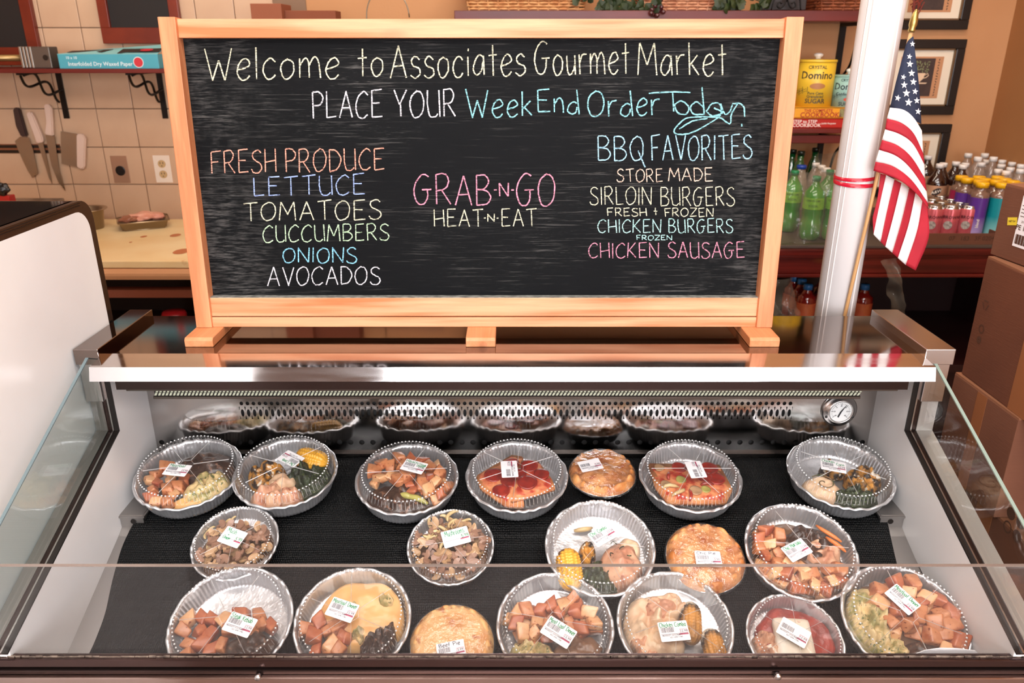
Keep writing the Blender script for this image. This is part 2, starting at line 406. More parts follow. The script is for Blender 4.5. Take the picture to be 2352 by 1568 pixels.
# ceiling lights that can be seen in the mirror-like steel
for (x, y, sx, sy) in [(0, -.6, 2.6, 1.1), (.1, 1.0, 2.2, .5), (-.7, 2.45, 2.4, .3), (1.2, 2.3, .9, .3)]:
    t = thing('ceiling_light', 'long white ceiling light panel in a metal frame' , 'ceiling light', (x, y, 2.88), 'ceiling light panels out of view')
    bm = B(); box(bm, (x - sx / 2, y - sy / 2, 2.85), (x + sx / 2, y + sy / 2, 2.899)); obj('diffuser', bm, mat('lamp_diffuser', 'fff8ee', .5, emit=2.2), t)

# ============================================================ CHALKBOARD
T_ = R(3.6)                                   # leans back
BN = Vector((0, -math.cos(T_), math.sin(T_)))   # towards the viewer
BU = Vector((0, math.sin(T_), math.cos(T_)))    # up along the board
BO = atY(1118, 750, 1.60)                     # foot of the board's front face
def bd(px, py, wd=0.0):
    """photo point -> board coordinates (x, up) on the plane wd in front of the face"""
    p = hit(px, py, BO + BN * wd, BN); d = p - BO
    return Vector((d.x, d.dot(BU), 0))
def bw(x, u, wd=0.0): return BO + Vector((x, 0, 0)) + BU * u + BN * wd
def bbox(bm, x0, x1, u0, u1, w0, w1, bev=.0012):
    M = Matrix((Vector((1, 0, 0)), BU, BN)).transposed().to_4x4(); M.translation = BO
    box(bm, (x0, u0, w0), (x1, u1, w1), bev, M=M)
px_ = woodmat('pine_across', 'eda97c', 'cf7a45', 0)
pz_ = woodmat('pine_upright', 'e89b6c', 'd18052', 2)
py_ = woodmat('pine_feet', 'e79a6a', 'd98a58', 1)
board = thing('chalkboard', 'large pine framed chalkboard menu standing on the deli case top', 'chalkboard', BO)
xl0, xr0 = bd(462, 748).x, bd(1770, 748).x
xL = bd(370, 42).x; xR = bd(1835, 42).x
print('board L', xL, xl0, 'R', xR, xr0)
x0 = (xL + bd(450, 748).x) / 2; x1 = (xR + bd(1779, 748).x) / 2
pw = .034
uT = bd(1118, 42).y
D0 = -.032
uTr = bd(1118, 87).y
uB1, uB2 = bd(1118, 727).y, bd(1118, 684).y
bm = B(); bbox(bm, x0 + pw, x1 - pw, uTr, uT - .001, D0, 0); obj('top_rail', bm, px_, board)
bm = B(); bbox(bm, x0 + pw, x1 - pw, uB1 + .001, uB2, D0, 0); obj('bottom_rail', bm, px_, board)
bm = B(); bbox(bm, x0 + pw, x1 - pw, 0, uB1 - .001, D0, .002); obj('base_rail', bm, px_, board)
for a in (x0, x1 - pw):
    bm = B(); bbox(bm, a, a + pw, 0, uT + .002, D0 - .003, .008); obj('post', bm, pz_, board)
# writing surface
slate = mat('slate', '101112', .6, spec=.10)
def slate_nodes(m):
    nt = m.node_tree; N = nt.nodes; L = nt.links; b = N['Principled BSDF']; tc = N.new('ShaderNodeTexCoord')
    def nz(st, sc_, det, lo, hi, rough=.6):
        mp = N.new('ShaderNodeMapping'); mp.inputs['Scale'].default_value = st; L.new(tc.outputs['Object'], mp.inputs[0])
        n = N.new('ShaderNodeTexNoise'); n.inputs['Scale'].default_value = sc_; n.inputs['Detail'].default_value = det; n.inputs['Roughness'].default_value = rough
        L.new(mp.outputs[0], n.inputs[0]); r = N.new('ShaderNodeMapRange'); r.inputs[1].default_value = lo; r.inputs[2].default_value = hi
        L.new(n.outputs[0], r.inputs[0]); return r.outputs[0]
    def mul(a, b_, v=None):
        q = N.new('ShaderNodeMath'); q.operation = 'MULTIPLY'; L.new(a, q.inputs[0])
        if v is None: L.new(b_, q.inputs[1])
        else: q.inputs[1].default_value = v
        return q.outputs[0]
    def add(a, b_):
        q = N.new('ShaderNodeMath'); L.new(a, q.inputs[0]); L.new(b_, q.inputs[1]); return q.outputs[0]
    streak = nz((1.2, 1, 38), 9, 8, .56, .80)       # eraser wipes along x
    fine = nz((8, 8, 160), 6, 6, .60, .78)
    cloud = nz((1, 1, 1.6), 2.6, 3, .42, .72)
    grain = nz((3, 1, 26), 12, 8, .44, .66)
    # wear that gathers near the ends where the cloth stops
    sx = N.new('ShaderNodeSeparateXYZ'); L.new(tc.outputs['Object'], sx.inputs[0])
    ab = N.new('ShaderNodeMath'); ab.operation = 'ABSOLUTE'; L.new(sx.outputs[0], ab.inputs[0])
    e1 = N.new('ShaderNodeMapRange'); e1.inputs[1].default_value = .40; e1.inputs[2].default_value = .56; L.new(ab.outputs[0], e1.inputs[0])
    e2 = nz((5, 5, 3), 3, 5, .40, .66)
    f = add(mul(mul(streak, cloud), None, .42), mul(mul(fine, cloud), None, .30))
    f = add(f, mul(mul(mul(e1.outputs[0], e2), grain), None, .16))
    f = add(f, mul(mul(streak, grain), None, .08)); f = add(f, mul(cloud, None, .004))
    mx = N.new('ShaderNodeMix'); mx.data_type = 'RGBA'; mx.inputs[6].default_value = lin('07080a'); mx.inputs[7].default_value = lin('b4b1ad')
    L.new(f, mx.inputs[0]); L.new(mx.outputs[2], b.inputs['Base Color'])
slate_nodes(slate)
PW = -.020                                   # panel face lies this far behind the rail faces
bm = B(); bbox(bm, x0 + .02, x1 - .02, uB2 - .012, uTr + .012, PW - .006, PW, 0); obj('slate_panel', bm, slate, board)
# a groove of chalk dust along the bottom edge
bm = B(); bbox(bm, x0 + pw, x1 - pw, uB2 - .001, uB2 + .0012, PW, -.001, 0); obj('dust_line', bm, mat('chalk_dust', '8b8d86', .9, col2='5a5c58', nscale=60), board)
# feet
fz = BO.z; TOPZ = fz - .020
for a, b in ((425, 490), (1070, 1138), (1721, 1790)):
    p, q = atZ(a, 797, TOPZ), atZ(b, 797, TOPZ)
    bm = B()
    yb = 1.72
    prism(bm, [Vector((p.x, p.y, TOPZ)), Vector((p.x, p.y, fz - .005)), Vector((p.x, p.y + .005, fz)), Vector((p.x, yb, fz)), Vector((p.x, yb, TOPZ))], (q.x - p.x, 0, 0))
    bmesh.ops.bevel(bm, geom=list(bm.edges), offset=.0012, segments=1, affect='EDGES')
    obj('foot', bm, py_, board)
# chalk
def chalk(name, c):
    m = MC.get(name)
    if m: return m
    m = mat(name, c, .95, spec=.1); nt = m.node_tree; N = nt.nodes; L = nt.links; b = N['Principled BSDF']
    tc = N.new('ShaderNodeTexCoord'); mp = N.new('ShaderNodeMapping'); mp.inputs['Scale'].default_value = (35, 1, 190)
    mp.inputs['Rotation'].default_value = (0, R(-12), 0)
    L.new(tc.outputs['Object'], mp.inputs[0]); n = N.new('ShaderNodeTexNoise'); n.inputs['Scale'].default_value = 3; n.inputs['Detail'].default_value = 5
    L.new(mp.outputs[0], n.inputs[0]); r = N.new('ShaderNodeMapRange'); r.inputs[1].default_value = .36; r.inputs[2].default_value = .52
    r.inputs[3].default_value = .15; r.inputs[4].default_value = .92
    L.new(n.outputs[0], r.inputs[0]); L.new(r.outputs[0], b.inputs['Alpha']); return m
CW, CC, CPK, CPE, CBL, CCY, CGR, CSA, CVI = ('chalk_white', 'e0dde4'), ('chalk_cream', 'dcd9bd'), ('chalk_pink', 'e396ac'), ('chalk_peach', 'f0cdb8'), ('chalk_light_blue', 'a9d6ec'), ('chalk_cyan', '93d3dc'), ('chalk_green', 'bfdcb8'), ('chalk_salmon', 'eda48e'), ('chalk_violet_blue', '9fb4ea')
CMI = ('chalk_mint', 'b6e6e2')
rw = random.Random(5)
def write(lines, colr, wpx=4.2, label=None):
    """lines: (word, x0, x1, ytop, ybase[, ytop_right, ybase_right]) in photo pixels"""
    scr = None
    for L_ in lines:
        bm = B()
        if isinstance(L_[0], str):
            s, a, b, yt, yb = L_[:5]; yt2, yb2 = (L_[5:7] if len(L_) > 5 else (yt, yb))
            st = strokes(s, 0, 1, 0, 1, .025, rw)
            st = [[Vector((a + (b - a) * p.x, (yb + (yb2 - yb) * p.x) + ((yt + (yt2 - yt) * p.x) - (yb + (yb2 - yb) * p.x)) * p.y, 0)) for p in q] for q in st]
        else: st = [crom([Vector((x, y, 0)) for x, y in L_], 5)]
        for q in st:
            q = [bd(p.x + rw.uniform(-.5, .5), p.y + rw.uniform(-.5, .5), PW + .0004) for p in q]
            ribbon(bm, q, wpx * .00060, lambda p: bw(p.x, p.y, PW + .0005), .18)
        if not isinstance(L_[0], str):
            scr = scr or B(); add_bm(scr, bm); continue
        obj('chalk_writing', bm, chalk(*colr), board, label=label)
    if scr: obj('chalk_writing', scr, chalk(*colr), board, label='cyan chalk word with a scribbled flourish')
write([('Welcome', 470, 778, 112, 186, 106, 178), ('to', 822, 880, 108, 174), ('Associates', 897, 1206, 104, 178, 98, 172), ('Gourmet', 1228, 1445, 96, 170), ('Market', 1465, 1668, 98, 172)], CC, 4.6, 'cream chalk heading word')
write([('PLACE', 718, 878, 211, 271, 208, 270), ('YOUR', 905, 1046, 207, 268)], CW, 4.6, 'white chalk word')
write([('Week', 1070, 1222, 205, 272, 212, 266), ('End', 1234, 1330, 207, 256, 205, 262), ('Order', 1350, 1515, 210, 268, 206, 264),
       [(1490, 214), (1540, 211), (1586, 212)], [(1545, 212), (1547, 256)], [(1549, 240), (1565, 232), (1582, 246), (1575, 262), (1556, 258), (1549, 240)],
       [(1612, 200), (1618, 262)], [(1618, 248), (1600, 234), (1586, 246), (1594, 262), (1618, 262)], [(1622, 256), (1636, 238), (1654, 240), (1655, 262), (1636, 266), (1622, 256)],
       [(1655, 238), (1665, 262), (1676, 256), (1682, 240)], [(1682, 238), (1700, 238), (1709, 248), (1710, 268)], [(1694, 238), (1680, 262), (1676, 284), (1652, 270), (1612, 268)],
       [(1612, 268), (1575, 272), (1549, 298), (1556, 308), (1590, 304), (1640, 276), (1655, 264)], [(1625, 272), (1590, 278), (1560, 296)], [(1703, 284), (1704, 290)], [(1640, 248), (1660, 258), (1640, 266)]], CCY, 4.6, 'cyan chalk word')
write([('FRESH', 485, 634, 347, 397, 342, 395), ('PRODUCE', 656, 883, 343, 396, 341, 389)], CSA, 4.0, 'salmon chalk word')
write([('LETTUCE', 583, 838, 409, 450, 400, 447)], CVI, 4.0, 'violet-blue chalk word')
write([('TOMATOES', 559, 875, 466, 507, 458, 503)], CC, 4.0, 'cream chalk word')
write([('CUCCUMBERS', 604, 893, 518, 557, 514, 551)], CGR, 4.0, 'pale green chalk word')
write([('ONIONS', 650, 819, 569, 602, 568, 604)], ('chalk_sky', '8ccbe8'), 4.2, 'sky blue chalk word')
write([('AVOCADOS', 615, 873, 613, 656, 612, 652)], CW, 4.0, 'white chalk word')
write([('GRAB', 951, 1127, 402, 470), ('-N-', 1135, 1180, 420, 450), ('GO', 1187, 1274, 398, 471)], CPK, 4.6, 'pink chalk word')
write([('HEAT', 997, 1110, 481, 520), ('-N-', 1111, 1145, 491, 508), ('EAT', 1152, 1232, 480, 519)], CC, 3.8, 'cream chalk word')
write([('BBQ', 1374, 1480, 314, 369), ('FAVORITES', 1496, 1727, 312, 369, 310, 364)], CBL, 4.2, 'light blue chalk word')
write([('STORE', 1417, 1522, 388, 417), ('MADE', 1536, 1637, 386, 416)], CPE, 3.4, 'peach chalk word')
write([('SIRLOIN', 1355, 1496, 430, 470), ('BURGERS', 1518, 1687, 430, 472)], CC, 3.4, 'cream chalk word')
write([('FRESH', 1395, 1485, 478, 496), ('&', 1501, 1510, 477, 494), ('FROZEN', 1527, 1638, 478, 497)], CC, 3.2, 'small cream chalk word')
write([('CHICKEN', 1373, 1518, 504, 534), ('BURGERS', 1536, 1683, 503, 534)], CMI, 3.4, 'mint chalk word')
write([('FROZEN', 1462, 1543, 540, 551)], CMI, 2.6, 'tiny mint chalk word')
write([('CHICKEN', 1352, 1513, 558, 592), ('SAUSAGE', 1534, 1710, 556, 592)], CPK, 3.6, 'pink chalk word')

# ============================================================ DELI CASE
steel = mat('brushed_steel', 'c4c0be', .18, 1, rough2=.26, nscale=5)
mirror = mat('case_top_steel', '8d8079', .055, 1, rough2=.10, nscale=4)
lip_m = mat('polished_lip', 'd6d2d0', .07, 1, rough2=.13, nscale=5, nstretch=(1, 8, 8))
dull = mat('dull_steel', 'a5a09c', .34, 1, rough2=.5, nscale=9)
blk = mat('black_gasket', '16110f', .3)
brn = mat('dark_channel', '4d3f3c', .22, .9)
white = mat('white_enamel', 'e6e5e5', .28, col2='dedddc', nscale=3)
case = thing('deli_case', 'open white and stainless deli display case holding the packed meals', 'display case', (0, 1.45, 0))
XL, XR, XI = -.895, .905, .848      # outer faces, inner faces
Z = lambda h: 1.6 + h
# top sheet and sloped front lip
bm = B(); box(bm, (-XI, 1.488, Z(-.612)), (XI, 1.73, TOPZ)); obj('top', bm, mirror, case)
e = (Vector((-XI + .004, 1.489, TOPZ + .001)), Vector((-XI + .004, 1.426, Z(-.5995))), Vector((-XI + .004, 1.4175, Z(-.627))), Vector((-XI + .004, 1.424, Z(-.6280))), Vector((-XI + .004, 1.489, Z(-.622))))
bm = B(); prism(bm, e, (2 * XI - .006, 0, 0)); obj('front_lip', bm, lip_m, case)
# canopy underside, light rail, honeycomb
bm = B(); box(bm, (-XI + .03, 1.462, Z(-.665)), (XI - .03, 1.64, Z(-.625))); obj('canopy', bm, brn, case)
bm = B(); box(bm, (-XI + .045, 1.470, Z(-.672)), (XI - .045, 1.487, Z(-.660)), .001); obj('light_rail', bm, mat('rail_steel', '6f6660', .3, 1), case)
hc = mat('honeycomb', 'c9cdb4', .6)
bm = B(); hy = 1.515
box(bm, (-XI + .08, hy, Z(-.703)), (XI - .10, hy + .012, Z(-.68)), mi=1)
n = 190; hx0, hx1 = -XI + .08, XI - .10
for k in range(n):
    for r_ in range(2):
        xa = hx0 + (hx1 - hx0) * (k + .5 * r_) / n; s_ = (hx1 - hx0) / n; za = Z(-.702 + .0075 * r_)
        prism(bm, [Vector((xa, hy - .002, za)), Vector((xa + s_ * .55, hy - .002, za)), Vector((xa + s_ * .95, hy - .002, za + .0062)), Vector((xa + s_ * .4, hy - .002, za + .0062))], (0, .003, 0))
obj('honeycomb_vent', bm, hc, case, kind='stuff', extra=(mat('vent_dark', '2e2a24', .7),))
bm = B(); box(bm, (-XI + .078, hy - .004, Z(-.709)), (XI - .10, hy + .02, Z(-.7035))); obj('vent_trim', bm, mat('rail_steel'), case)
for px, py in ((728, 889), (1647, 886)):
    p = atY(px, py, 1.468); bm = B(); lathe(bm, [(.0, .006), (.004, .0055), (.0062, .003), (.0062, 0)], 14, M=Matrix.Translation(p) @ Matrix.Rotation(R(90), 4, 'X')); obj('screw', bm, steel, case, smooth=True)
# back panel: mirror steel with a grille's reflection modelled as a perforated strip, and a lower row of holes
MY = 1.64; pt = Z(-.70); zb = Z(-.913)
backm = mat('back_panel_steel', 'c0bcb9', .06, 1, rough2=.13, nscale=5)
def holed(bm, xa, xb, z0, z1, cols, rows, rx, rz, Y, nn=12):
    """sheet with real elliptical holes, as a grid of cells"""
    for i in range(cols):
        for j in range(rows):
            a, b = xa + (xb - xa) * i / cols, xa + (xb - xa) * (i + 1) / cols
            c, d = z0 + (z1 - z0) * j / rows, z0 + (z1 - z0) * (j + 1) / rows
            mx_, mz = (a + b) / 2, (c + d) / 2; inn, outr = [], []
            for k in range(nn):
                th = 2 * math.pi * (k + .5) / nn; u, v = math.cos(th), math.sin(th); q = max(abs(u), abs(v))
                inn.append(bm.verts.new((mx_ + rx * u, Y, mz + rz * v))); outr.append(bm.verts.new((mx_ + (b - a) / 2 * u / q, Y, mz + (d - c) / 2 * v / q)))
            for k in range(nn): bm.faces.new((outr[k], outr[(k + 1) % nn], inn[(k + 1) % nn], inn[k]))
            # corner fill
            for sx_, sz_ in ((1, 1), (-1, 1), (-1, -1), (1, -1)):
                ks = sorted(range(nn), key=lambda k: (outr[k].co.x - (mx_ + sx_ * (b - a) / 2)) ** 2 + (outr[k].co.z - (mz + sz_ * (d - c) / 2)) ** 2)[:2]
                cv = bm.verts.new((mx_ + sx_ * (b - a) / 2, Y, mz + sz_ * (d - c) / 2))
                try: bm.faces.new((outr[ks[0]], cv, outr[ks[1]]))
                except ValueError: pass
sx0, sx1 = atY(548, 930, MY).x, atY(1822, 930, MY).x
zs0, zs1 = atY(1176, 962, MY).z, atY(1176, 903, MY).z
zr0, zr1 = atY(1176, 1026, MY).z, atY(1176, 1005, MY).z
bm = B()
box(bm, (-XI, MY, zs1), (XI, MY + .004, pt)); box(bm, (-XI, MY, zs0), (sx0, MY + .004, zs1)); box(bm, (sx1, MY, zs0), (XI, MY + .004, zs1))
box(bm, (-XI, MY, zr1), (XI, MY + .004, zs0)); box(bm, (-XI, MY, zb - .02), (XI, MY + .004, zr0))
mid = zs0 + (zs1 - zs0) * .48
holed(bm, sx0, sx1, mid, zs1, 92, 2, .0044, .0048, MY, 10)
holed(bm, sx0, sx1, zs0, mid, 92, 1, .0040, .0098, MY, 10)
cells = 64; holed(bm, -XI, XI, zr0, zr1, cells, 1, .0064, .0064, MY, 12)
obj('back_panel', bm, backm, case)
bm = B(); box(bm, (-XI, MY + .01, zb - .02), (XI, MY + .014, pt)); obj('plenum', bm, mat('plenum_dark', '100d0c', .6), case)
bm = B(); box(bm, (-XI, MY - .010, zb - .006), (XI, MY, zb + .004)); obj('rear_ledge', bm, mat('dark_steel', '4a4542', .2, 1), case)
# thermometer
p = atY(1927, 941, MY - .002); t = p; bm = B()
MT = Matrix.Translation(p) @ Matrix.Rotation(R(90), 4, 'X')
lathe(bm, [(.0, 0), (.041, 0), (.041, .003), (.037, .006), (.031, .009), (.029, .013), (.026, .013), (.0255, .010)], 40, M=MT, cap=(True, False))
th = obj('thermometer', bm, steel, case, smooth=True, label='round dial thermometer')
bm = B(); lathe(bm, [(0, .0101), (.026, .0100)], 40, M=MT, cap=(False, False)); obj('dial', bm, mat('dial_white', 'f2f2f0', .5), th)
bm = B()
for k in range(25):
    a = R(-220 + k * 260 / 24); d0 = Vector((math.cos(-a), math.sin(-a), 0)); nrm = Vector((-d0.y, d0.x, 0)); L0 = .019 if k % 4 else .0175; wq = .0003 if k % 4 else .0006
    vs = [MT @ (d0 * L0 + nrm * wq + Vector((0, 0, .0106))), MT @ (d0 * .0225 + nrm * wq + Vector((0, 0, .0106))), MT @ (d0 * .0225 - nrm * wq + Vector((0, 0, .0106))), MT @ (d0 * L0 - nrm * wq + Vector((0, 0, .0106)))]
    bm.faces.new([bm.verts.new(v) for v in vs])
    if k % 4 == 0: add_bm(bm, text_bm(str(-40 + k * 5), .0045), MT @ Matrix.Translation(d0 * .0150 + Vector((0, 0, .0106))))
obj('scale', bm, mat('print_black', '1c1c1e', .6), th)
bm = B()
prism(bm, [MT @ Vector(v) for v in ((-.0065, -.0125, .011), (-.0035, -.0145, .011), (.0016, -.001, .011), (.0115, .018, .011), (-.001, .001, .011))], Vector((0, -.0008, 0)))
obj('needle', bm, mat('print_black'), th)
for k in (90, 205, -25):
    q = MT @ Vector((.034 * math.cos(R(k)), .034 * math.sin(R(k)), .0075)); bm = B(); lathe(bm, [(0, .002), (.0028, .0015), (.0034, 0)], 10, M=Matrix.Translation(q) @ Matrix.Rotation(R(90), 4, 'X')); obj('screw', bm, blk, th, smooth=True)
# end walls, trims, caps, glass
prof = [(1.70, 0.0), (1.70, Z(-.61)), (1.497, Z(-.61)), (1.497, Z(-.778)), (1.035, Z(-.955)), (1.035, 0.0)]
def strip(name, m, xa, xb, off, th_, path=((1.497, Z(-.625)), (1.497, Z(-.778)), (1.030, Z(-.957)))):
    """band that follows the step and slope of an end wall, from offset off to off+th_ outwards"""
    P = [Vector((0, y, z)) for y, z in path]; nr = []
    for a, b in zip(P, P[1:]):
        d = (b - a).normalized(); nr.append(Vector((0, d.z, -d.y)) if False else Vector((0, -abs(d.z), abs(d.y))))
    def offp(i, o):
        if i == 0: return P[0] + nr[0] * o
        if i == len(P) - 1: return P[-1] + nr[-1] * o
        m_ = (nr[i - 1] + nr[i]).normalized(); return P[i] + m_ * (o / m_.dot(nr[i]))
    lo = [offp(i, off) for i in range(3)]; hi = [offp(i, off + th_) for i in range(3)]; bm = B()
    for i in range(2):
        q = [lo[i], lo[i + 1], hi[i + 1], hi[i]]; prism(bm, [Vector((xa, v.y, v.z)) for v in q], (xb - xa, 0, 0))
    bmesh.ops.remove_doubles(bm, verts=bm.verts, dist=1e-6)
    return obj(name, bm, m, case)
for s in (-1, 1):
    xo = XL if s < 0 else XR; xi = s * XI
    bm = B(); prism(bm, [Vector((xi, y, z)) for y, z in prof], ((xo - xi), 0, 0)); obj('end_wall', bm, white, case)
    strip('edge_trim', dull if s < 0 else mat('satin_steel', 'cbc8c6', .36, .75), s * (XI + .022), xo, 0, .006)
    strip('gasket', blk, s * XI, s * (XI + .009), 0, .003)
    strip('channel', steel, s * (XI + .009), s * (XI + .012), 0, .006)
    strip('gasket', brn, s * (XI + .012), s * (XI + .022), 0, .004)
    # steel cap on top, joining column to top
    bm = B(); box(bm, (s * (XI - .004), 1.468, Z(-.612)), (xo, 1.725, Z(-.578)), .0015); obj('end_cap', bm, mirror if s < 0 else steel, case)
    bm = B(); box(bm, (s * (XI + .012), 1.478, Z(-.70)), (xo, 1.497, Z(-.60)), .001); obj('corner_post', bm, steel, case)
    # side glass: triangle between cap, front glass and the sloped wall edge
    gxp = s * .869
    A = [(1.490, Z(-.600)), (1.044, Z(-.789)), (1.044, Z(-.952)), (1.489, Z(-.776))]
    if s < 0: A = [(1.468, Z(-.596)), (1.044, Z(-.789)), (1.044, Z(-.950)), (1.485, Z(-.774))]
    bm = B(); prism(bm, [Vector((gxp - .0025, y, z)) for y, z in A], (.005, 0, 0))
    gp = obj('side_glass', bm, clear('clear_glass', 'f4f8f7', .01, .03, .9), case)
    a, b = Vector((gxp, A[0][0], A[0][1])), Vector((gxp, A[1][0], A[1][1])); d = (b - a).normalized(); up = Vector((0, d.z, -d.y)) if d.z > 0 else Vector((0, -d.z, d.y))
    bm = B(); prism(bm, [a + Vector((-.003, 0, 0)), a + Vector((.003, 0, 0)), a + Vector((.003, 0, 0)) + up * .0025, a + Vector((-.003, 0, 0)) + up * .0025], b - a)
    obj('polished_edge', bm, mat('glass_edge', '7e8f94', .2, .3) if s < 0 else mat('glass_edge_green', 'a5b8ae', .15, .3), gp)
# front glass
fz0, fz1 = Z(-.985), Z(-.784)
bm = B(); box(bm, (-.885, 1.037, fz0), (.895, 1.042, fz1)); fg = obj('front_glass', bm, clear('front_glass', 'fbfbfb', .01, .015, .9, .012, 'cfc6c2'), case)
bm = B(); box(bm, (-.885, 1.0365, fz1), (.895, 1.0425, fz1 + .0012)); obj('polished_edge', bm, mat('glass_edge_brown', '9a8c84', .2, .5), fg)
# front rail and body
bm = B(); box(bm, (-.90, 1.028, Z(-.983)), (.91, 1.045, Z(-.967)), .002); obj('front_rail', bm, mat('front_rail', '5d4a47', .12, .95, rough2=.22, nscale=4, nstretch=(1, 9, 9)), case)
bm = B(); box(bm, (-.90, 1.032, Z(-.986)), (.91, 1.040, Z(-.983))); box(bm, (-.90, 1.024, Z(-.9935)), (.91, 1.036, Z(-.9855))); obj('rail_molding', bm, brn, case)
bm = B()
for k in range(150):
    xx = -.89 + k * 1.8 / 150; box(bm, (xx, 1.0345, Z(-.9675)), (xx + .012 + random.uniform(-.002, .002), 1.0365, Z(-.9675) + random.uniform(.001, .0035)))
obj('grime_line', bm, mat('grime', '3c302a', .9, col2='8a7a6c', nscale=90), case, kind='stuff')
bm = B(); box(bm, (-.90, 1.016, .12), (.91, 1.042, Z(-.9945)), .002); obj('front_body', bm, mat('front_steel', 'b9a29a', .13, 1, rough2=.25, nscale=7, nstretch=(1, 3, 3)), case)
bm = B(); box(bm, (-.86, 1.06, 0), (.87, 1.69, .12)); obj('base', bm, blk, case)
for px, py in ((594, 1551), (1785, 1549)):
    p = atY(px, py, 1.021); bm = B(); lathe(bm, [(0, .008), (.0045, .008), (.006, .005), (.006, 0)], 14, M=Matrix.Translation(p) @ Matrix.Rotation(R(90), 4, 'X')); obj('bolt', bm, steel, case, smooth=True)
# deck under the mat: two sloped tiers
UP0, UT = Vector((0, 1.50, Z(-.938))), R(12)     # upper tier
LP0, LT = Vector((0, 1.335, Z(-.998))), R(22)    # lower tier
nU = Vector((0, -math.sin(UT), math.cos(UT))); nL = Vector((0, -math.sin(LT), math.cos(LT)))
def deck(y):
    if y > 1.435: return UP0.z + (y - UP0.y) * math.tan(UT)
    return LP0.z + (y - LP0.y) * math.tan(LT)
bm = B(); ys = [MY, 1.436, 1.4359, 1.425, 1.05]
pts = [(y, deck(y) - .016) for y in (MY, 1.46)] + [(1.41, deck(1.41) - .020)] + [(1.05, deck(1.05) - .016), (1.05, .5), (MY, .5)]
prism(bm, [Vector((-XI, y, z)) for y, z in pts], (2 * XI, 0, 0)); obj('deck', bm, mat('deck_steel', 'b4b0ad', .3, 1), case)
bm = B(); box(bm, (-XI, 1.043, Z(-1.13)), (XI, 1.052, Z(-.99))); obj('inner_front', bm, white, case)
for s in (-1, 1):    # bracket ends of the upper tier, seen beside the mat
    bm = B(); a = s * XI; box(bm, (a, 1.43, Z(-.985)), (a - s * .05, 1.50, Z(-.947))); box(bm, (a, 1.425, Z(-.952)), (a - s * .055, 1.60, Z(-.948))); obj('tier_bracket', bm, dull, case)
    bm = B(); lathe(bm, [(0, .001), (.006, .001), (.006, 0)], 16, M=Matrix.Translation((a - s * .028, 1.4295, Z(-.963))) @ Matrix.Rotation(R(90), 4, 'X')); obj('hole', bm, blk, case)
# black mat
mm = mat('mat_mesh', '08090a', .55, spec=.18)
nt = mm.node_tree; N = nt.nodes; L = nt.links; b_ = N['Principled BSDF']; tc = N.new('ShaderNodeTexCoord')
v = N.new('ShaderNodeTexVoronoi'); v.inputs['Scale'].default_value = 260; v.inputs['Randomness'].default_value = .25
mp = N.new('ShaderNodeMapping'); mp.inputs['Scale'].default_value = (1, .75, .4); L.new(tc.outputs['Object'], mp.inputs[0]); L.new(mp.outputs[0], v.inputs[0])
bp = N.new('ShaderNodeBump'); bp.inputs['Strength'].default_value = .8; bp.inputs['Distance'].default_value = .003; L.new(v.outputs['Distance'], bp.inputs['Height']); L.new(bp.outputs[0], b_.inputs['Normal'])
n_ = N.new('ShaderNodeTexNoise'); n_.inputs['Scale'].default_value = 14; L.new(tc.outputs['Object'], n_.inputs[0])
r_ = N.new('ShaderNodeMapRange'); r_.inputs[1].default_value = .4; r_.inputs[2].default_value = .7; r_.inputs[3].default_value = .62; r_.inputs[4].default_value = .30
L.new(n_.outputs[0], r_.inputs[0]); L.new(r_.outputs[0], b_.inputs['Roughness'])
bm = B(); NX, NY = 150, 90; grid = []
def drape(x, y):
    z = 0
    for k in range(-3, 4): z += deck(min(max(y + k * .008, 1.05), MY))
    z = z / 7 - .0075
    wr = noise.noise(Vector((x * 3.2, y * 7, 3.1))) * .006 + noise.noise(Vector((x * 9, y * 16, 7))) * .0025
    amp = 1.0 if 1.25 < y < 1.45 else .55
    return z + max(wr, -.002) * amp
for j in range(NY + 1):
    y = 1.056 + (MY - .012 - 1.056) * j / NY; row = []
    xl = -.812 + .012 * math.sin(y * 17) + .02 * max(0, (1.2 - y)) * 4 * .5 + (.035 if y > 1.44 else 0) * 0
    xr = .805 + .014 * math.sin(y * 13 + 1) + (.02 if y < 1.3 else 0)
    if y > 1.45: xl, xr = -.80, .80
    for i in range(NX + 1):
        x = xl + (xr - xl) * i / NX; row.append(bm.verts.new((x, y, drape(x, y))))
    grid.append(row)
for j in range(NY):
    for i in range(NX): bm.faces.new((grid[j][i], grid[j][i + 1], grid[j + 1][i + 1], grid[j + 1][i]))
obj('rubber_mat', bm, mm, None, 'black mesh mat draped over the sloping deck of the deli case', 'mat', smooth=True)
# ============================================================ PACKED MEALS
RP = .1125
foil = mat('foil', 'dcdcde', .30, .85, rough2=.44, nscale=30, bump=.55, bscale=55)
lidm = clear('dome_lid', 'fdfdfd', .07, .03, .8, .02, 'f0ecea')
ribm = clear('lid_rib', 'ffffff', .12, .45, .5, .30, 'ffffff')
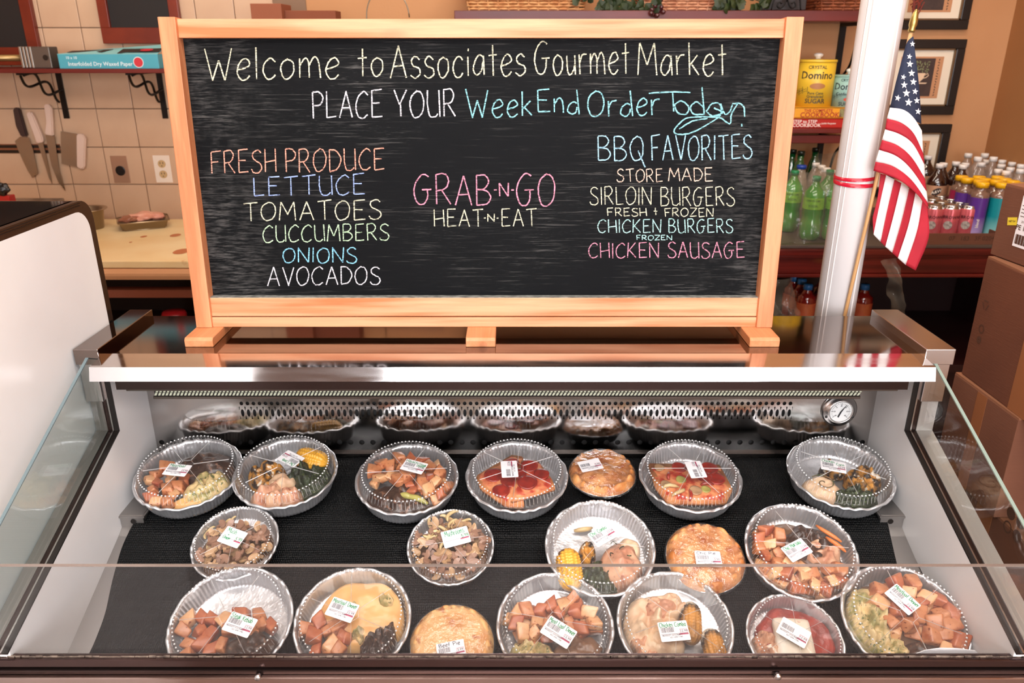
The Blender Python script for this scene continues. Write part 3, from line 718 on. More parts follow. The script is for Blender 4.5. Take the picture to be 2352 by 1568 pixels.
# foil pan
def pan_mesh(depth, nm):
    bm = B(); k = 84
    crk = lambda th, i: .008 * noise.noise(Vector((math.cos(th) * 4, math.sin(th) * 4, i * .3))) if i < 5 else .010 * math.cos(k * th) * (.8 + .5 * noise.noise(Vector((math.cos(th) * 9, math.sin(th) * 9, 2)))) * (1 if i < 9 else .3)
    crz = lambda th, i: (.0014 * math.sin(th * 23 + 2 * math.sin(th * 5)) + .0016 * noise.noise(Vector((math.cos(th) * 5, math.sin(th) * 5, 9)))) if i < 5 else 0
    pr = [(RP * .965, -.0025), (RP * .995, -.0022), (RP * 1.0, .0012), (RP * .975, .0028), (RP * .945, .0012), (RP * .93, -.004), (RP * .905, -depth * .4), (RP * .875, -depth * .8), (RP * .855, -depth * .97), (RP * .82, -depth), (RP * .4, -depth + .001), (0, -depth)]
    lathe(bm, pr, 336, fr=crk, fz=crz, cap=(False, False)); return mesh(nm, bm, foil, True)
pan_me = pan_mesh(.040, 'pan'); small_pan_me = pan_mesh(.034, 'pan')
def lid_mesh(h):
    bm = B()
    def fr(th, i): return .011 * math.cos(64 * th) if 3 <= i <= 5 else 0
    def fz(th, i):
        if i == 7: return .0016 * (0.5 + .5 * math.cos(76 * th))
        return .0005 * noise.noise(Vector((math.cos(th) * 3, math.sin(th) * 3, i)))
    pr = [(RP * .955, .0035), (RP * .93, .0042), (RP * .915, .0046), (RP * .905, .008), (RP * .885, h * .6), (RP * .868, h * .86), (RP * .855, h * .97), (RP * .84, h), (RP * .822, h * .96), (RP * .80, h * .93), (RP * .4, h * .955), (0, h * .96)]
    lathe(bm, pr, 304, fr=fr, fz=fz, cap=(False, False)); return mesh('lid', bm, lidm, True)
LH = .024
lid_me = lid_mesh(LH)
def rib_mesh():
    bm = B(); c = []
    for k in range(6):
        a = R(60 * k); r0, r1 = .016, RP * .78; d = Vector((math.cos(a), math.sin(a), 0)); n = Vector((-d.y, d.x, 0)) * .0006; z0, z1 = LH * .955, LH * .93
        p = [d * r0 - n + Vector((0, 0, z0)), d * r0 + n + Vector((0, 0, z0)), d * r1 + n + Vector((0, 0, z1)), d * r1 - n + Vector((0, 0, z1))]; q = [x + Vector((0, 0, .0012)) for x in p]
        vs = [bm.verts.new(x) for x in p]; ws = [bm.verts.new((p[0] + p[1]) / 2 + Vector((0, 0, .0014))), bm.verts.new((p[2] + p[3]) / 2 + Vector((0, 0, .0014)))]
        bm.faces.new((vs[0], ws[0], ws[1], vs[3])); bm.faces.new((vs[1], vs[2], ws[1], ws[0]))
        b = R(60 * (k + 1)); e = Vector((math.cos(b), math.sin(b), 0)) * r0 + Vector((0, 0, z0 + .0006)); s_ = d * r0 + Vector((0, 0, z0 + .0006)); m_ = (e - s_).normalized().cross(Vector((0, 0, 1))) * .0004
        bm.faces.new([bm.verts.new(x) for x in (s_ - m_, s_ + m_, e + m_, e - m_)])
    return mesh('rib', bm, ribm)
rib_me = rib_mesh()
beadm = clear('lid_bead', 'ffffff', .12, .45, .4, .55, 'ffffff'); sribm = clear('lid_side_rib', 'ffffff', .15, .30, .5, .22, 'ffffff')  # white mixed into the clear beads and ribs paints their highlights
bm = B()
for k in range(74):
    a = 2 * math.pi * k / 74; r_ = bmesh.ops.create_icosphere(bm, subdivisions=1, radius=.0020)
    for v in r_['verts']: v.co = Vector((v.co.x + RP * .845 * math.cos(a), v.co.y + RP * .845 * math.sin(a), v.co.z * .8 + LH + .0002))
bead_me = mesh('bead_ring', bm, beadm, True)
bm = B()
for k in range(74):
    a = 2 * math.pi * (k + .5) / 74; d_ = Vector((math.cos(a), math.sin(a), 0)); n_ = Vector((-d_.y, d_.x, 0)) * .0006
    p = [d_ * RP * .912 + Vector((0, 0, .007)), d_ * RP * .874 + Vector((0, 0, LH * .88))]
    bm.faces.new([bm.verts.new(v) for v in (p[0] - n_, p[0] + n_, p[1] + n_, p[1] - n_)])
side_me = mesh('side_ribs', bm, sribm)
# food pieces
pot = mat('potato', 'c68256', .32, col2='a0542f', nscale=55, thr=(.45, .65), bump=.3, bscale=90, col3='7e3a1c', n3=(210, .60, .66), spec=.6)
potb = mat('potato_pale', 'deab7c', .32, col2='c87a48', nscale=60, thr=(.45, .7), bump=.3, bscale=90, col3='8a3f20', n3=(190, .62, .68), spec=.6)
potc = mat('potato_red', 'c4744a', .35, col2='93402b', nscale=50, bump=.3, bscale=90, spec=.6)
dark = mat('gravy_meat', '432b20', .30, col2='2c1a12', nscale=40, bump=.6, bscale=60, col3='7b5540', n3=(90, .58, .68), spec=.6)
meatl = mat('gravy_pale', '8f6a4e', .30, col2='6c4a35', nscale=30, bump=.5, bscale=50, spec=.6)
mac = mat('cheese_sauce', 'ecba78', .3, col2='e0a560', nscale=18, bump=.35, bscale=40, spec=.6)
macg = mat('creamy_salad', 'dcc08a', .4, col2='9a9258', nscale=40, thr=(.45, .62), bump=.9, bscale=80, col3='6d7040', n3=(120, .60, .66))
green = mat('cooked_greens', '2b3814', .45, col2='18200c', nscale=60, bump=1, bscale=110, spec=.6, col3='586a34', n3=(160, .62, .68))
chick = mat('chicken_meat', 'dcae8c', .4, col2='b97e62', nscale=28, bump=.6, bscale=60, col3='9a5c44', n3=(90, .60, .70))
chickw = mat('chicken_pale', 'e8cba8', .4, col2='d0a684', nscale=24, bump=.5, bscale=50)
corn = mat('corn_kernels', 'eeb238', .3, col2='e09a22', nscale=30, col3='5a3512', n3=(120, .62, .68), spec=.6)
char = mat('charred_corn', 'c98a35', .45, col2='2b1c12', nscale=55, thr=(.42, .58), bump=.8, bscale=110, col3='d9cdb8', n3=(70, .60, .66))
mush = mat('mushroom', '96705a', .34, col2='6e4c3a', nscale=45, bump=.3, bscale=70, spec=.6)
mushl = mat('mushroom_pale', 'b8946e', .34, col2='94704e', nscale=40, bump=.2, bscale=70, spec=.6)
oni = mat('onion', 'd8bd88', .3, col2='b99a68', nscale=30, spec=.6)
pizz = mat('pizza_cheese', 'dd9160', .4, col2='b8442a', nscale=38, thr=(.42, .58), bump=.7, bscale=70, col3='a82c18', n3=(40, .56, .62), spec=.6)
crust = mat('pizza_crust', 'd9935a', .6, col2='b0602f', nscale=40, bump=.5, bscale=80)
pepp = mat('pepperoni', 'a32a18', .3, col2='7c1a10', nscale=60, bump=.3, bscale=80, spec=.6)
redsauce = mat('red_sauce', 'a6301f', .3, col2='7d1f14', nscale=30, bump=.5, bscale=60, spec=.7)
mozz = mat('white_cheese', 'ece3d4', .45, col2='e0cfb8', nscale=16, bump=.2, bscale=50, col3='b3402a', n3=(26, .68, .72))
pepg = mat('pepper_strip', 'b0a758', .3, col2='8c8844', nscale=30, spec=.6)
pie_m = mat('pie_crust', 'd8965a', .5, col2='b06a34', nscale=26, thr=(.42, .62), bump=.7, bscale=36, col3='a04e20', n3=(34, .62, .72))
pie_pale = mat('pie_crust_pale', 'e9b778', .5, col2='d4904e', nscale=20, thr=(.45, .7), bump=.5, bscale=30, col3='b8682f', n3=(30, .64, .72))
wrapm = clear('plastic_wrap', 'ffffff', .16, .10, .8, .02, bump=1.0, bscale=45)
paper = mat('sticker_paper', 'f0eef0', .4)
inkg = mat('green_ink', '1f8a55', .6); inkk = mat('sticker_print', '55535c', .6); inkr = mat('sticker_red', 'b0506a', .6)
KF = .02
def chunk_mesh(seed, m, kind='cube'):
    r = random.Random(seed); bm = B()
    bmesh.ops.create_cube(bm, size=1)
    for v in bm.verts: v.co = Vector((v.co.x * r.uniform(.7, 1.2), v.co.y * r.uniform(.6, 1.1), v.co.z * r.uniform(.6, 1))) + Vector([r.uniform(-.14, .14) for _ in range(3)])
    bmesh.ops.bevel(bm, geom=list(bm.edges), offset=.13, segments=2, affect='EDGES', profile=.5)
    for v in bm.verts: v.co *= KF * (1 + .10 * noise.noise(v.co * 2.2 + Vector((seed * 9, 0, 0))))
    return mesh('potato_chunk', bm, m, True)
POT = [chunk_mesh(k, (pot, potb, pot, potc, potb, potc)[k]) for k in range(6)]
def cluster(root, mes, name, region, n, size, z0=-.030, layers=2, seed=0, flat=False, sep=.8, zjit=.004, lim=.80):
    """region(u,v)->bool in pan units; pieces placed without stacking on the same spot"""
    r = random.Random(seed); pts = []; tries = 0
    while len(pts) < n and tries < 6000:
        tries += 1; u, v = r.uniform(-1, 1), r.uniform(-1, 1)
        if u * u + v * v > lim * lim or not region(u, v): continue
        lay = len(pts) * layers // n
        if any(p[2] == lay and math.hypot(p[0] - u, p[1] - v) < size / RP * sep for p in pts): continue
        pts.append((u, v, lay))
    for u, v, lay in pts:
        rot = (r.uniform(-.4, .4), r.uniform(-.4, .4), r.uniform(0, 6.3)) if not flat else (r.uniform(-.3, .3), r.uniform(-.3, .3), r.uniform(0, 6.3))
        s = size * r.uniform(.85, 1.2)
        obj_at(name, r.choice(mes), root, (u * RP, v * RP, z0 + size * .5 + lay * size * .62 + r.uniform(0, zjit)), rot, (s / KF,) * 3)
def blob(root, name, m, cu, cv, ru, rv, h=.02, rot=0, z0=-.036, amp=.15, freq=40, flat=.5, seed=0, rows=12, segs=36, clip=.86, ridge=0, label=None):
    """irregular mound in the pan"""
    bm = B(); rings = []; cr, sr = math.cos(rot), math.sin(rot)
    for i in range(rows + 1):
        t = i / rows; ring = []
        for k in range(segs):
            th = 2 * math.pi * k / segs; e = 1 + .16 * noise.noise(Vector((math.cos(th) * 1.7 + seed, math.sin(th) * 1.7, seed * 3.1)))
            a, b = math.cos(th) * t * ru * e, math.sin(th) * t * rv * e; u, v = cu + a * cr - b * sr, cv + a * sr + b * cr
            q = math.hypot(u, v)
            if q > clip: u, v = u * clip / q, v * clip / q
            p = Vector((u * RP, v * RP, 0)); prof = (1 - t ** 3.2) ** flat if t < 1 else 0
            nz = noise.noise(Vector((p.x * freq, p.y * freq, seed))) + .5 * noise.noise(Vector((p.x * freq * 2.3, p.y * freq * 2.3, seed + 5)))
            p.z = z0 + h * prof * (1 + amp * nz * 1.6) + (ridge * math.sin((a * 60)) * prof if ridge else 0)
            if i == 0 and k: ring.append(ring[0]); continue
            ring.append(bm.verts.new(p))
        rings.append(ring)
    for i in range(rows):
        for k in range(segs):
            a, b = rings[i], rings[i + 1]; q = []
            for v in (a[k], b[k], b[(k + 1) % segs], a[(k + 1) % segs]):
                if v not in q: q.append(v)
            if len(q) > 2: bm.faces.new(q)
    return obj(name, bm, m, root, local=True, smooth=True, label=label)
def slice_mesh(seed, m):
    """a sliced mushroom: cap outline with a short stem, a few mm thick and slightly cupped"""
    r = random.Random(seed); pts = []
    for k in range(14):
        a = math.pi * k / 13; pts.append(Vector((math.cos(a) * .5, math.sin(a) * .42, 0)))
    pts += [Vector((-.46, -.12, 0)), Vector((-.14, -.10, 0)), Vector((-.12, -.42, 0)), Vector((.12, -.44, 0)), Vector((.14, -.10, 0)), Vector((.46, -.12, 0))]
    bm = B(); prism(bm, pts, (0, 0, .16)); bend = r.uniform(.2, .6)
    for v in bm.verts: v.co.z += bend * v.co.x * v.co.x + .2 * v.co.y; v.co *= KF
    return mesh('mushroom_slice', bm, m, False)
MUS = [slice_mesh(1, mush), slice_mesh(2, mushl), slice_mesh(3, mush), slice_mesh(4, mush), slice_mesh(5, mushl)]
def cap_mesh():
    bm = B(); lathe(bm, [(0, .32 * KF), (.28 * KF, .28 * KF), (.46 * KF, .12 * KF), (.5 * KF, -.05 * KF), (.42 * KF, -.16 * KF), (0, -.18 * KF)], 14); return mesh('mushroom_cap', bm, mush, True)
def onion_mesh():
    bm = B(); tube(bm, [Vector((math.cos(a) * .8, math.sin(a) * .6, .08 * math.sin(3 * a))) * KF for a in [R(15 + 15 * k) for k in range(11)]], [KF * q for q in (.06, .12, .15, .17, .18, .18, .18, .17, .15, .12, .06)], 6)
    return mesh('onion_strip', bm, oni, True)
CAPM = cap_mesh(); ONI = onion_mesh()
def corn_mesh():
    bm = B(); n, m = 56, 40
    def f(th, i): return .16 * (abs(math.cos(7 * th)) ** .5) * (.25 + .75 * (i % 3 != 0))
    pr = [(0, -.5)] + [(.26 * (1 - (abs(i / m - .5) * 1.85) ** 5), -.48 + .96 * i / m) for i in range(m + 1)] + [(0, .5)]
    lathe(bm, pr, n, fr=f)
    for v in bm.verts: v.co *= KF
    return mesh('corn_cob', bm, corn, True)
CORN = corn_mesh(); CORNC = CORN.copy(); CORNC.materials[0] = char
def pizza(root, pts, seed=0, tops=(), z=-.020, h=.012):
    """pizza slice: outline in pan units; toppings = (kind,u,v,r)"""
    P = [Vector((u * RP, v * RP, z)) for u, v in pts]
    bm = B(); prism(bm, P, (0, 0, h)); bmesh.ops.bevel(bm, geom=list(bm.edges), offset=.003, segments=2, affect='EDGES'); sl = obj('pizza_slice', bm, crust, root, local=True, smooth=True)
    c = sum(P, Vector()) / len(P); bm = B(); Q = [c + (p - c) * .93 + Vector((0, 0, h - .001)) for p in P]; nn = []
    for a, b in zip(Q, Q[1:] + Q[:1]):
        for i in range(5):
            q = a.lerp(b, i / 5); q += (q - c) * .05 * noise.noise(q * 90); nn.append(q)
    cc = c + Vector((0, 0, h)); rows = [[bm.verts.new(cc.lerp(q, t) + Vector((0, 0, .0045 * (1 - t ** 4) + .0025 * noise.noise(cc.lerp(q, t) * 110)))) for q in nn] for t in (.02, .3, .55, .75, .9, 1)]
    for i in range(5):
        for k in range(len(nn)): bm.faces.new((rows[i][k], rows[i + 1][k], rows[i + 1][(k + 1) % len(nn)], rows[i][(k + 1) % len(nn)]))
    bm.faces.new(rows[0]); obj('melted_cheese', bm, pizz, sl, local=True, smooth=True)
    for kd, u, v, r_ in tops:
        bm = B(); lathe(bm, [(0, .0022), (r_ * RP * .8, .002), (r_ * RP, .0028), (r_ * RP, 0)], 18, c=(u * RP, v * RP, z + h + .0035), fz=lambda t, i: .0012 * math.sin(2 * t + seed) if i > 1 else 0)
        obj('pepperoni_slice' if kd == 'p' else 'topping', bm, pepp if kd == 'p' else (mushl if kd == 'm' else pepg), sl, local=True, smooth=True)
def strips(root, name, m, lst, z=-.012, th=.0035):
    for (u, v, L0, a, wd) in lst:
        bm = B(); d = Vector((math.cos(R(a)), math.sin(R(a)), 0)); n = Vector((-d.y, d.x, 0)); c = Vector((u * RP, v * RP, z))
        P = [c + d * L0 * RP * t + n * wd * RP * .4 * math.sin(3 * t + u * 9) + Vector((0, 0, .003 * math.cos(4 * t))) for t in (-.5, -.25, 0, .25, .5)]
        tube(bm, P, [th * .6, th, th * 1.1, th, th * .5], 8); 
        for v_ in bm.verts: pass
        obj(name, bm, m, root, local=True, smooth=True)
rs = random.Random(11)
def sticker(root, M, wpx=.058, hpx=.040, word='', price=True, printed=True, pr='12.99', pen=None):
    wpx *= .88; hpx *= .88
    """M: pan-local matrix of the sticker centre"""
    def mk(nm, bm, m, par, z=0):
        me = bpy.data.meshes.new(nm); bm.to_mesh(me); bm.free(); me.transform(M); me.materials.append(m)
        o = bpy.data.objects.new(nm, me); col.objects.link(o); o.parent = par; return o
    w2, h2 = wpx / 2, hpx / 2; pts = []
    for cx, cy, a0 in ((w2 - .002, h2 - .002, 0), (-w2 + .002, h2 - .002, 90), (-w2 + .002, -h2 + .002, 180), (w2 - .002, -h2 + .002, 270)):
        for k in (0, 45, 90): pts.append(Vector((cx + .002 * math.cos(R(a0 + k)), cy + .002 * math.sin(R(a0 + k)), 0)))
    bm = B(); prism(bm, pts, (0, 0, .0004)); st = mk('sticker', bm, paper, root); zt = .00055
    def rect(bm, x0, y0, x1, y1): bm.faces.new([bm.verts.new((x, y, zt)) for x, y in ((x0, y0), (x1, y0), (x1, y1), (x0, y1))])
    if printed:
        bm = B(); x = -w2 * .86
        while x < -w2 * .02:
            b_ = rs.choice((.0004, .0007, .001)); rect(bm, x, -h2 * .10, x + b_, h2 * .42); x += b_ + rs.choice((.0004, .0007))
        mk('barcode', bm, inkk, st)
        bm = B(); rect(bm, -w2 * .92, -h2 * .29, w2 * .92, -h2 * .255)
        for ln, yy in (('MARKET GOURMET', -.40), ('651 694 1740', -.62)):
            t = text_bm(ln, .0042, 'LEFT'); add_bm(bm, t, Matrix.Translation((-w2 * (.85 if yy > -.5 else .35), h2 * yy, zt)))
        mk('small_print', bm, inkk, st)
    else:
        bm = B(); rect(bm, -w2 * .92, -h2 * .29, w2 * .92, -h2 * .255); mk('small_print', bm, inkk, st)
    bm = B()
    for q in ((.40, -.30, .92, -.24), (.40, .12, .92, .16), (.40, -.30, .42, .16), (.90, -.30, .92, .16), (.30, -.42, .95, -.30)): rect(bm, w2 * q[0], h2 * q[1], w2 * q[2], h2 * q[3])
    mk('price_box', bm, inkr, st)
    if printed and price: 
        bm = B(); add_bm(bm, text_bm(pr, .0062), Matrix.Translation((w2 * .66, -h2 * .06, zt + .0001))); mk('price', bm, inkk, st)
    if word:
        bm = B()
        for (s, a, b, c, d) in word:
            for q in strokes(s, a * w2, b * w2, c * h2, d * h2, .06, rs): ribbon(bm, q, .0011, lambda p: Vector((p.x, p.y, zt + .0002)), .15)
        mk('handwriting', bm, pen or inkg, st)
def place(name, label, cat, cx, cy, wpx, tier, group):
    p0, n = (UP0 + nU * .042, nU) if tier == 'u' else (LP0 + nL * .042, nL); T = UT if tier == 'u' else LT
    c = hit(cx, cy, p0, n); zc = (c - EYE).dot(Vector((0, cp, -sp))); r_ = wpx / 2 * zc / F; s = r_ / RP
    c = hit(cx, cy, p0 + n * (.040 * s - .0415 + .001), n)
    t = thing(name, label, cat, c, group, (T, 0, 0)); t.scale = (s, s, s)
    return t, n, s
def local_on(t, n, s, px, py, hgt, ang):
    bpy.context.view_layer.update()
    T = Matrix.Translation(t.location) @ t.rotation_euler.to_matrix().to_4x4() @ Matrix.Diagonal(t.scale.to_4d())
    q = T.inverted() @ hit(px, py, t.location + n * hgt * s, n); q.z = hgt
    return Matrix.Translation(q) @ Matrix.Rotation(R(ang), 4, 'Z') @ Matrix.Diagonal((1 / s, 1 / s, 1, 1))
def meal(label, cx, cy, wpx, tier, st, word, food, lidrot=0, small=False, tw=.060, tht=.041, **k):
    t, n, s = place('meal_container', label, 'meal container', cx, cy, wpx, tier, 'packed meals in the deli case')
    obj_at('pan', small_pan_me if small else pan_me, t, (0, 0, 0), (0, 0, random.uniform(0, 6)))
    ld = obj_at('lid', lid_me, t, (0, 0, 0), (0, 0, R(lidrot))); obj_at('rib', rib_me, ld, (0, 0, 0)); obj_at('bead_ring', bead_me, ld, (0, 0, 0), kind='stuff'); obj_at('side_ribs', side_me, ld, (0, 0, 0), kind='stuff')
    sticker(t, local_on(t, n, s, st[0], st[1], LH * .97 + .0008, st[2]), tw, tht, word, **k)
    food(t); return t
ins = lambda cu, cv, ru, rv: (lambda u, v: ((u - cu) / ru) ** 2 + ((v - cv) / rv) ** 2 < 1)
both = lambda *f: (lambda u, v: any(g(u, v) for g in f))
PS = .0215
def f1(t):
    blob(t, 'meatloaf', dark, .15, .40, .60, .42, .034, seed=1); blob(t, 'macaroni_salad', macg, .42, -.28, .46, .52, .032, seed=2, amp=.3, freq=70); blob(t, 'cheese_sauce', mac, .30, -.62, .45, .2, .024, seed=3)
    cluster(t, POT, 'potato_chunk', ins(-.48, -.25, .42, .60), 34, PS * 1.15, seed=1)
meal('round foil pan of potatoes, meatloaf and macaroni salad, leftmost in the upper row', 433, 1086, 240, 'u', (407, 1079, -8), [('Meatloaf', -.85, .5, .48, .95)], f1, 12)
def f2(t):
    blob(t, 'chicken', chick, -.15, -.45, .48, .34, .032, seed=4, amp=.4); blob(t, 'chicken', char, -.42, .10, .38, .38, .032, seed=5, amp=.5); blob(t, 'cooked_greens', green, .42, -.05, .46, .46, .034, seed=6, amp=.6, freq=70)
    obj_at('corn_cob', CORN, t, (.045, .050, -.010), (R(90), 0, R(70)), (.086 / KF, .086 / KF, .082 / KF))
    blob(t, 'chicken', chickw, -.05, -.12, .3, .2, .036, seed=7); blob(t, 'chicken', chick, .22, -.56, .22, .22, .036, seed=47, amp=.4)
meal('round foil pan of yellow corn, dark greens and chicken, second in the upper row', 656, 1084, 236, 'u', (668, 1053, 148), [('Chic Comb', -.85, .5, .48, .95)], f2, 40)
def f3(t):
    blob(t, 'steak', dark, .0, -.35, .80, .50, .026, seed=8, amp=.4); cluster(t, POT, 'potato_chunk', both(ins(-.3, .28, .50, .36), ins(.35, .12, .40, .40), ins(.62, -.22, .22, .26)), 40, PS * 1.15, seed=2)
    strips(t, 'pepper_strip', pepg, [(.22, -.52, .5, -18, .1), (.02, -.42, .25, -40, .1)], -.008, .006)
meal('round foil pan of orange potato chunks over dark steak, third in the upper row', 935, 1098, 237, 'u', (951, 1071, -20), [('Hibachi', -.9, .2, .50, .92), ('Steak', .3, .95, .36, .78), ('Dinner', .2, .9, .10, .42)], f3, 5)
def f4(t):
    pizza(t, [(-.80, .10), (-.10, .72), (.14, .66), (.08, .05), (.14, -.74), (-.20, -.72), (-.70, -.25)], 1, [('p', -.45, .05, .19), ('p', -.10, .38, .15), ('p', -.14, -.10, .18), ('p', -.3, -.38, .17)], -.022, .014)
    pizza(t, [(-.12, -.70), (.74, -.36), (.68, -.08), (.42, .45), (.10, .46), (-.02, -.1)], 2, [('p', .25, .22, .17), ('p', .20, -.25, .19), ('p', .48, -.02, .15), ('p', .05, .0, .14)], -.010, .012)
meal('round foil pan holding two red pepperoni pizza slices, price sticker turned sideways', 1187, 1092, 236, 'u', (1170, 1077, 94), '', f4, 25)
def f6(t):
    pizza(t, [(-.74, .50), (.70, .46), (.80, -.25), (.58, -.62), (-.52, -.62), (-.70, -.20)], 3, [('p', .45, .28, .17), ('p', .52, -.02, .17), ('p', -.15, .30, .15), ('p', .30, .02, .15), ('m', -.5, -.18, .1), ('m', .05, -.35, .12), ('g', .25, -.32, .09), ('m', -.55, .30, .1), ('g', -.18, -.05, .1)], -.024, .014)
    strips(t, 'pepper_strip', redsauce, [(-.1, -.48, .3, 70, .1), (.3, -.2, .25, 20, .1), (-.4, .05, .2, 100, .1)], -.004, .0035); strips(t, 'onion_strip', oni, [(-.3, -.4, .3, 60, .2), (-.42, -.28, .3, 30, .2)], -.004, .004)
meal('round foil pan holding a pizza slab topped with dark pepperoni and vegetables', 1585, 1093, 234, 'u', (1598, 1078, 96), '', f6, 0)
def f7(t):
    blob(t, 'cooked_greens', green, .12, -.50, .50, .24, .028, seed=9, amp=.6, freq=70); blob(t, 'charred_corn', char, .48, -.02, .34, .34, .034, seed=10, amp=.6); blob(t, 'charred_corn', char, .02, .32, .26, .2, .026, seed=11, amp=.5)
    r_ = blob(t, 'stuffed_chicken', chickw, -.42, -.30, .36, .34, .038, seed=12, amp=.15)
    bm = B(); P = [Vector((-.42 * RP + math.cos(a) * a * .0032, -.30 * RP + math.sin(a) * a * .0030, .0035)) for a in [.6 + .35 * k for k in range(24)]]; tube(bm, P, .0012, 6); obj('filling', bm, mat('filling', '8a6a50', .5, col2='44502a', nscale=90), r_, local=True)
meal('round foil pan of pale rolled chicken and charred corn, rightmost in the upper row', 1930, 1086, 238, 'u', (1914, 1070, -17), [('Chicken', -.9, .1, .52, .92), ('Corn', .25, .85, .25, .7)], f7, 30)
def f8(t):
    blob(t, 'mushroom_sauce', mat('brown_sauce', '6e4e38', .25, spec=.7, bump=.3), 0, -.1, .84, .76, .020, seed=13); cluster(t, MUS, 'mushroom_slice', ins(.05, -.15, .82, .70), 60, .029, -.027, 2, 3, True, .42); cluster(t, [ONI], 'onion_strip', ins(-.3, .25, .5, .4), 9, .024, -.022, 1, 4, True, .6)
    cluster(t, [CAPM], 'mushroom_cap', ins(.1, -.35, .6, .4), 4, .024, -.012, 1, 8, True, 1)
meal('small foil pan of brown mushrooms and onions, left one in the middle row', 540, 1246, 199, 'l', (534, 1233, -21), [('Mush', -.75, .1, .35, .9), ('+', -.5, -.35, .0, .3), ('Onion', -.75, -.1, -.45, -.05), ('5.99', .35, .9, -.25, .15)], f8, 35, True, .056, .044, printed=False)
def f9(t):
    blob(t, 'mushroom_sauce', mat('brown_sauce'), 0, -.05, .86, .82, .020, seed=14); cluster(t, MUS, 'mushroom_slice', ins(0, -.05, .84, .80), 80, .029, -.027, 2, 5, True, .40); cluster(t, [CAPM], 'mushroom_cap', ins(.1, -.35, .7, .4), 7, .026, -.014, 1, 6, True, 1); cluster(t, [ONI], 'onion_strip', ins(0, .3, .6, .5), 12, .026, -.014, 1, 7, True, .7)
meal('small foil pan heaped with sliced mushrooms, second in the middle row', 1035, 1254, 202, 'l', (1047, 1233, 17), [('Mushrooms', -.75, .7, .30, .95), ('5.99', .42, .92, -.22, .12)], f9, 10, True, .063, .045, printed=False)
def f10(t):
    obj_at('corn_cob', CORN, t, (-.064, -.046, -.010), (R(90), 0, R(4)), (.086 / KF, .086 / KF, .092 / KF)); blob(t, 'cooked_greens', green, -.05, -.55, .36, .38, .026, seed=15, amp=.5, freq=70)
    blob(t, 'mashed_corn', char, -.22, -.02, .16, .22, .034, seed=16, amp=.5); c = blob(t, 'chicken', chick, .38, -.28, .40, .46, .042, seed=17, amp=.2)
    strips(c, 'herb_fleck', green, [(.25, .02, .1, 20, .1), (.38, -.05, .08, 80, .1), (.3, -.4, .1, -30, .1), (.5, -.2, .07, 10, .1), (.2, -.2, .07, 60, .1)], .0065, .0012); blob(t, 'chicken', chickw, .55, .05, .22, .25, .030, seed=18); strips(t, 'onion_strip', oni, [(-.25, .55, .35, 20, .1)], -.03, .005)
meal('large foil pan with a short yellow corn cob, greens and herbed chicken, middle row', 1378, 1255, 254, 'l', (1385, 1228, 32), [('Chic Combo', -.85, .6, .45, .92)], f10, 50)
def f12(t):
    blob(t, 'gravy', mat('brown_sauce'), 0, -.05, .82, .8, .018, seed=61)
    blob(t, 'chicken', dark, .25, .25, .55, .42, .030, seed=19, amp=.5); blob(t, 'chicken', chick, .42, .05, .36, .4, .030, seed=20, amp=.5); blob(t, 'gravy', meatl, .15, -.35, .6, .4, .022, seed=21, amp=.5)
    cluster(t, POT, 'potato_chunk', both(ins(-.55, -.05, .34, .58), ins(-.15, -.6, .5, .25), ins(.5, -.55, .3, .25)), 45, PS * 1.1, seed=9); strips(t, 'pepper_strip', mat('carrot', 'd87838', .4), [(.6, .35, .5, -50, .1), (.66, .12, .4, -60, .1)], .002, .004)
meal('large foil pan of potato chunks and browned chicken, right one in the middle row', 1840, 1264, 256, 'l', (1830, 1263, 27), [('Chic Marsala', -.85, .7, .45, .92)], f12, 55)
def f13(t):
    blob(t, 'steak', dark, .42, -.52, .50, .50, .032, seed=22, amp=.4); cluster(t, POT, 'potato_chunk', both(ins(-.42, -.22, .44, .48), ins(-.25, -.62, .45, .3)), 40, PS * 1.2, seed=10); cluster(t, POT[3:4] + POT[:1], 'potato_chunk', ins(.28, .05, .38, .2), 8, PS * 1.15, seed=12, layers=1)
meal('large foil pan of orange potatoes beside dark steak, leftmost in the front row', 530, 1428, 283, 'l', (551, 1434, -18), [('Steak Kebab', -.9, .7, .45, .95)], f13, 5, tw=.062, tht=.043)
def f14(t):
    blob(t, 'cheese_sauce', mac, .12, .22, .82, .66, .030, seed=23, amp=.12, freq=30, flat=.25); cluster(t, POT, 'potato_chunk', both(ins(-.48, -.40, .40, .42)), 24, PS * 1.2, seed=13, z0=-.022)
    for k, (u, v) in enumerate(((.30, -.50), (.46, -.42), (.62, -.34))): blob(t, 'meatloaf_slice', dark, u, v, .12, .40, .044, rot=-.12, seed=24 + k, amp=.3, freq=70, segs=24)
    blob(t, 'broccoli', macg, .52, .38, .16, .14, .036, seed=28, amp=.5, freq=70); blob(t, 'broccoli', macg, -.12, .28, .2, .14, .036, seed=29, amp=.5, freq=70); blob(t, 'broccoli', macg, .12, -.22, .14, .18, .036, seed=30, amp=.5, freq=70)
meal('large foil pan of yellow cheese sauce, potatoes and dark meatloaf, second in front row', 810, 1424, 270, 'l', (786, 1400, -19), [('Meatloaf Dinner', -.9, .9, .48, .92)], f14, 38, tw=.062, tht=.043)
def f16(t):
    cluster(t, POT, 'potato_chunk', both(ins(-.35, .05, .46, .25), ins(.25, .12, .50, .22), ins(.2, .34, .3, .16)), 37, PS * 1.2, seed=15); blob(t, 'macaroni_salad', macg, -.40, -.50, .44, .36, .036, seed=31, amp=.5, freq=80)
    blob(t, 'meatloaf', meatl, .40, -.48, .46, .42, .036, seed=32, amp=.25); blob(t, 'meatloaf', dark, .20, -.22, .3, .18, .030, seed=33)
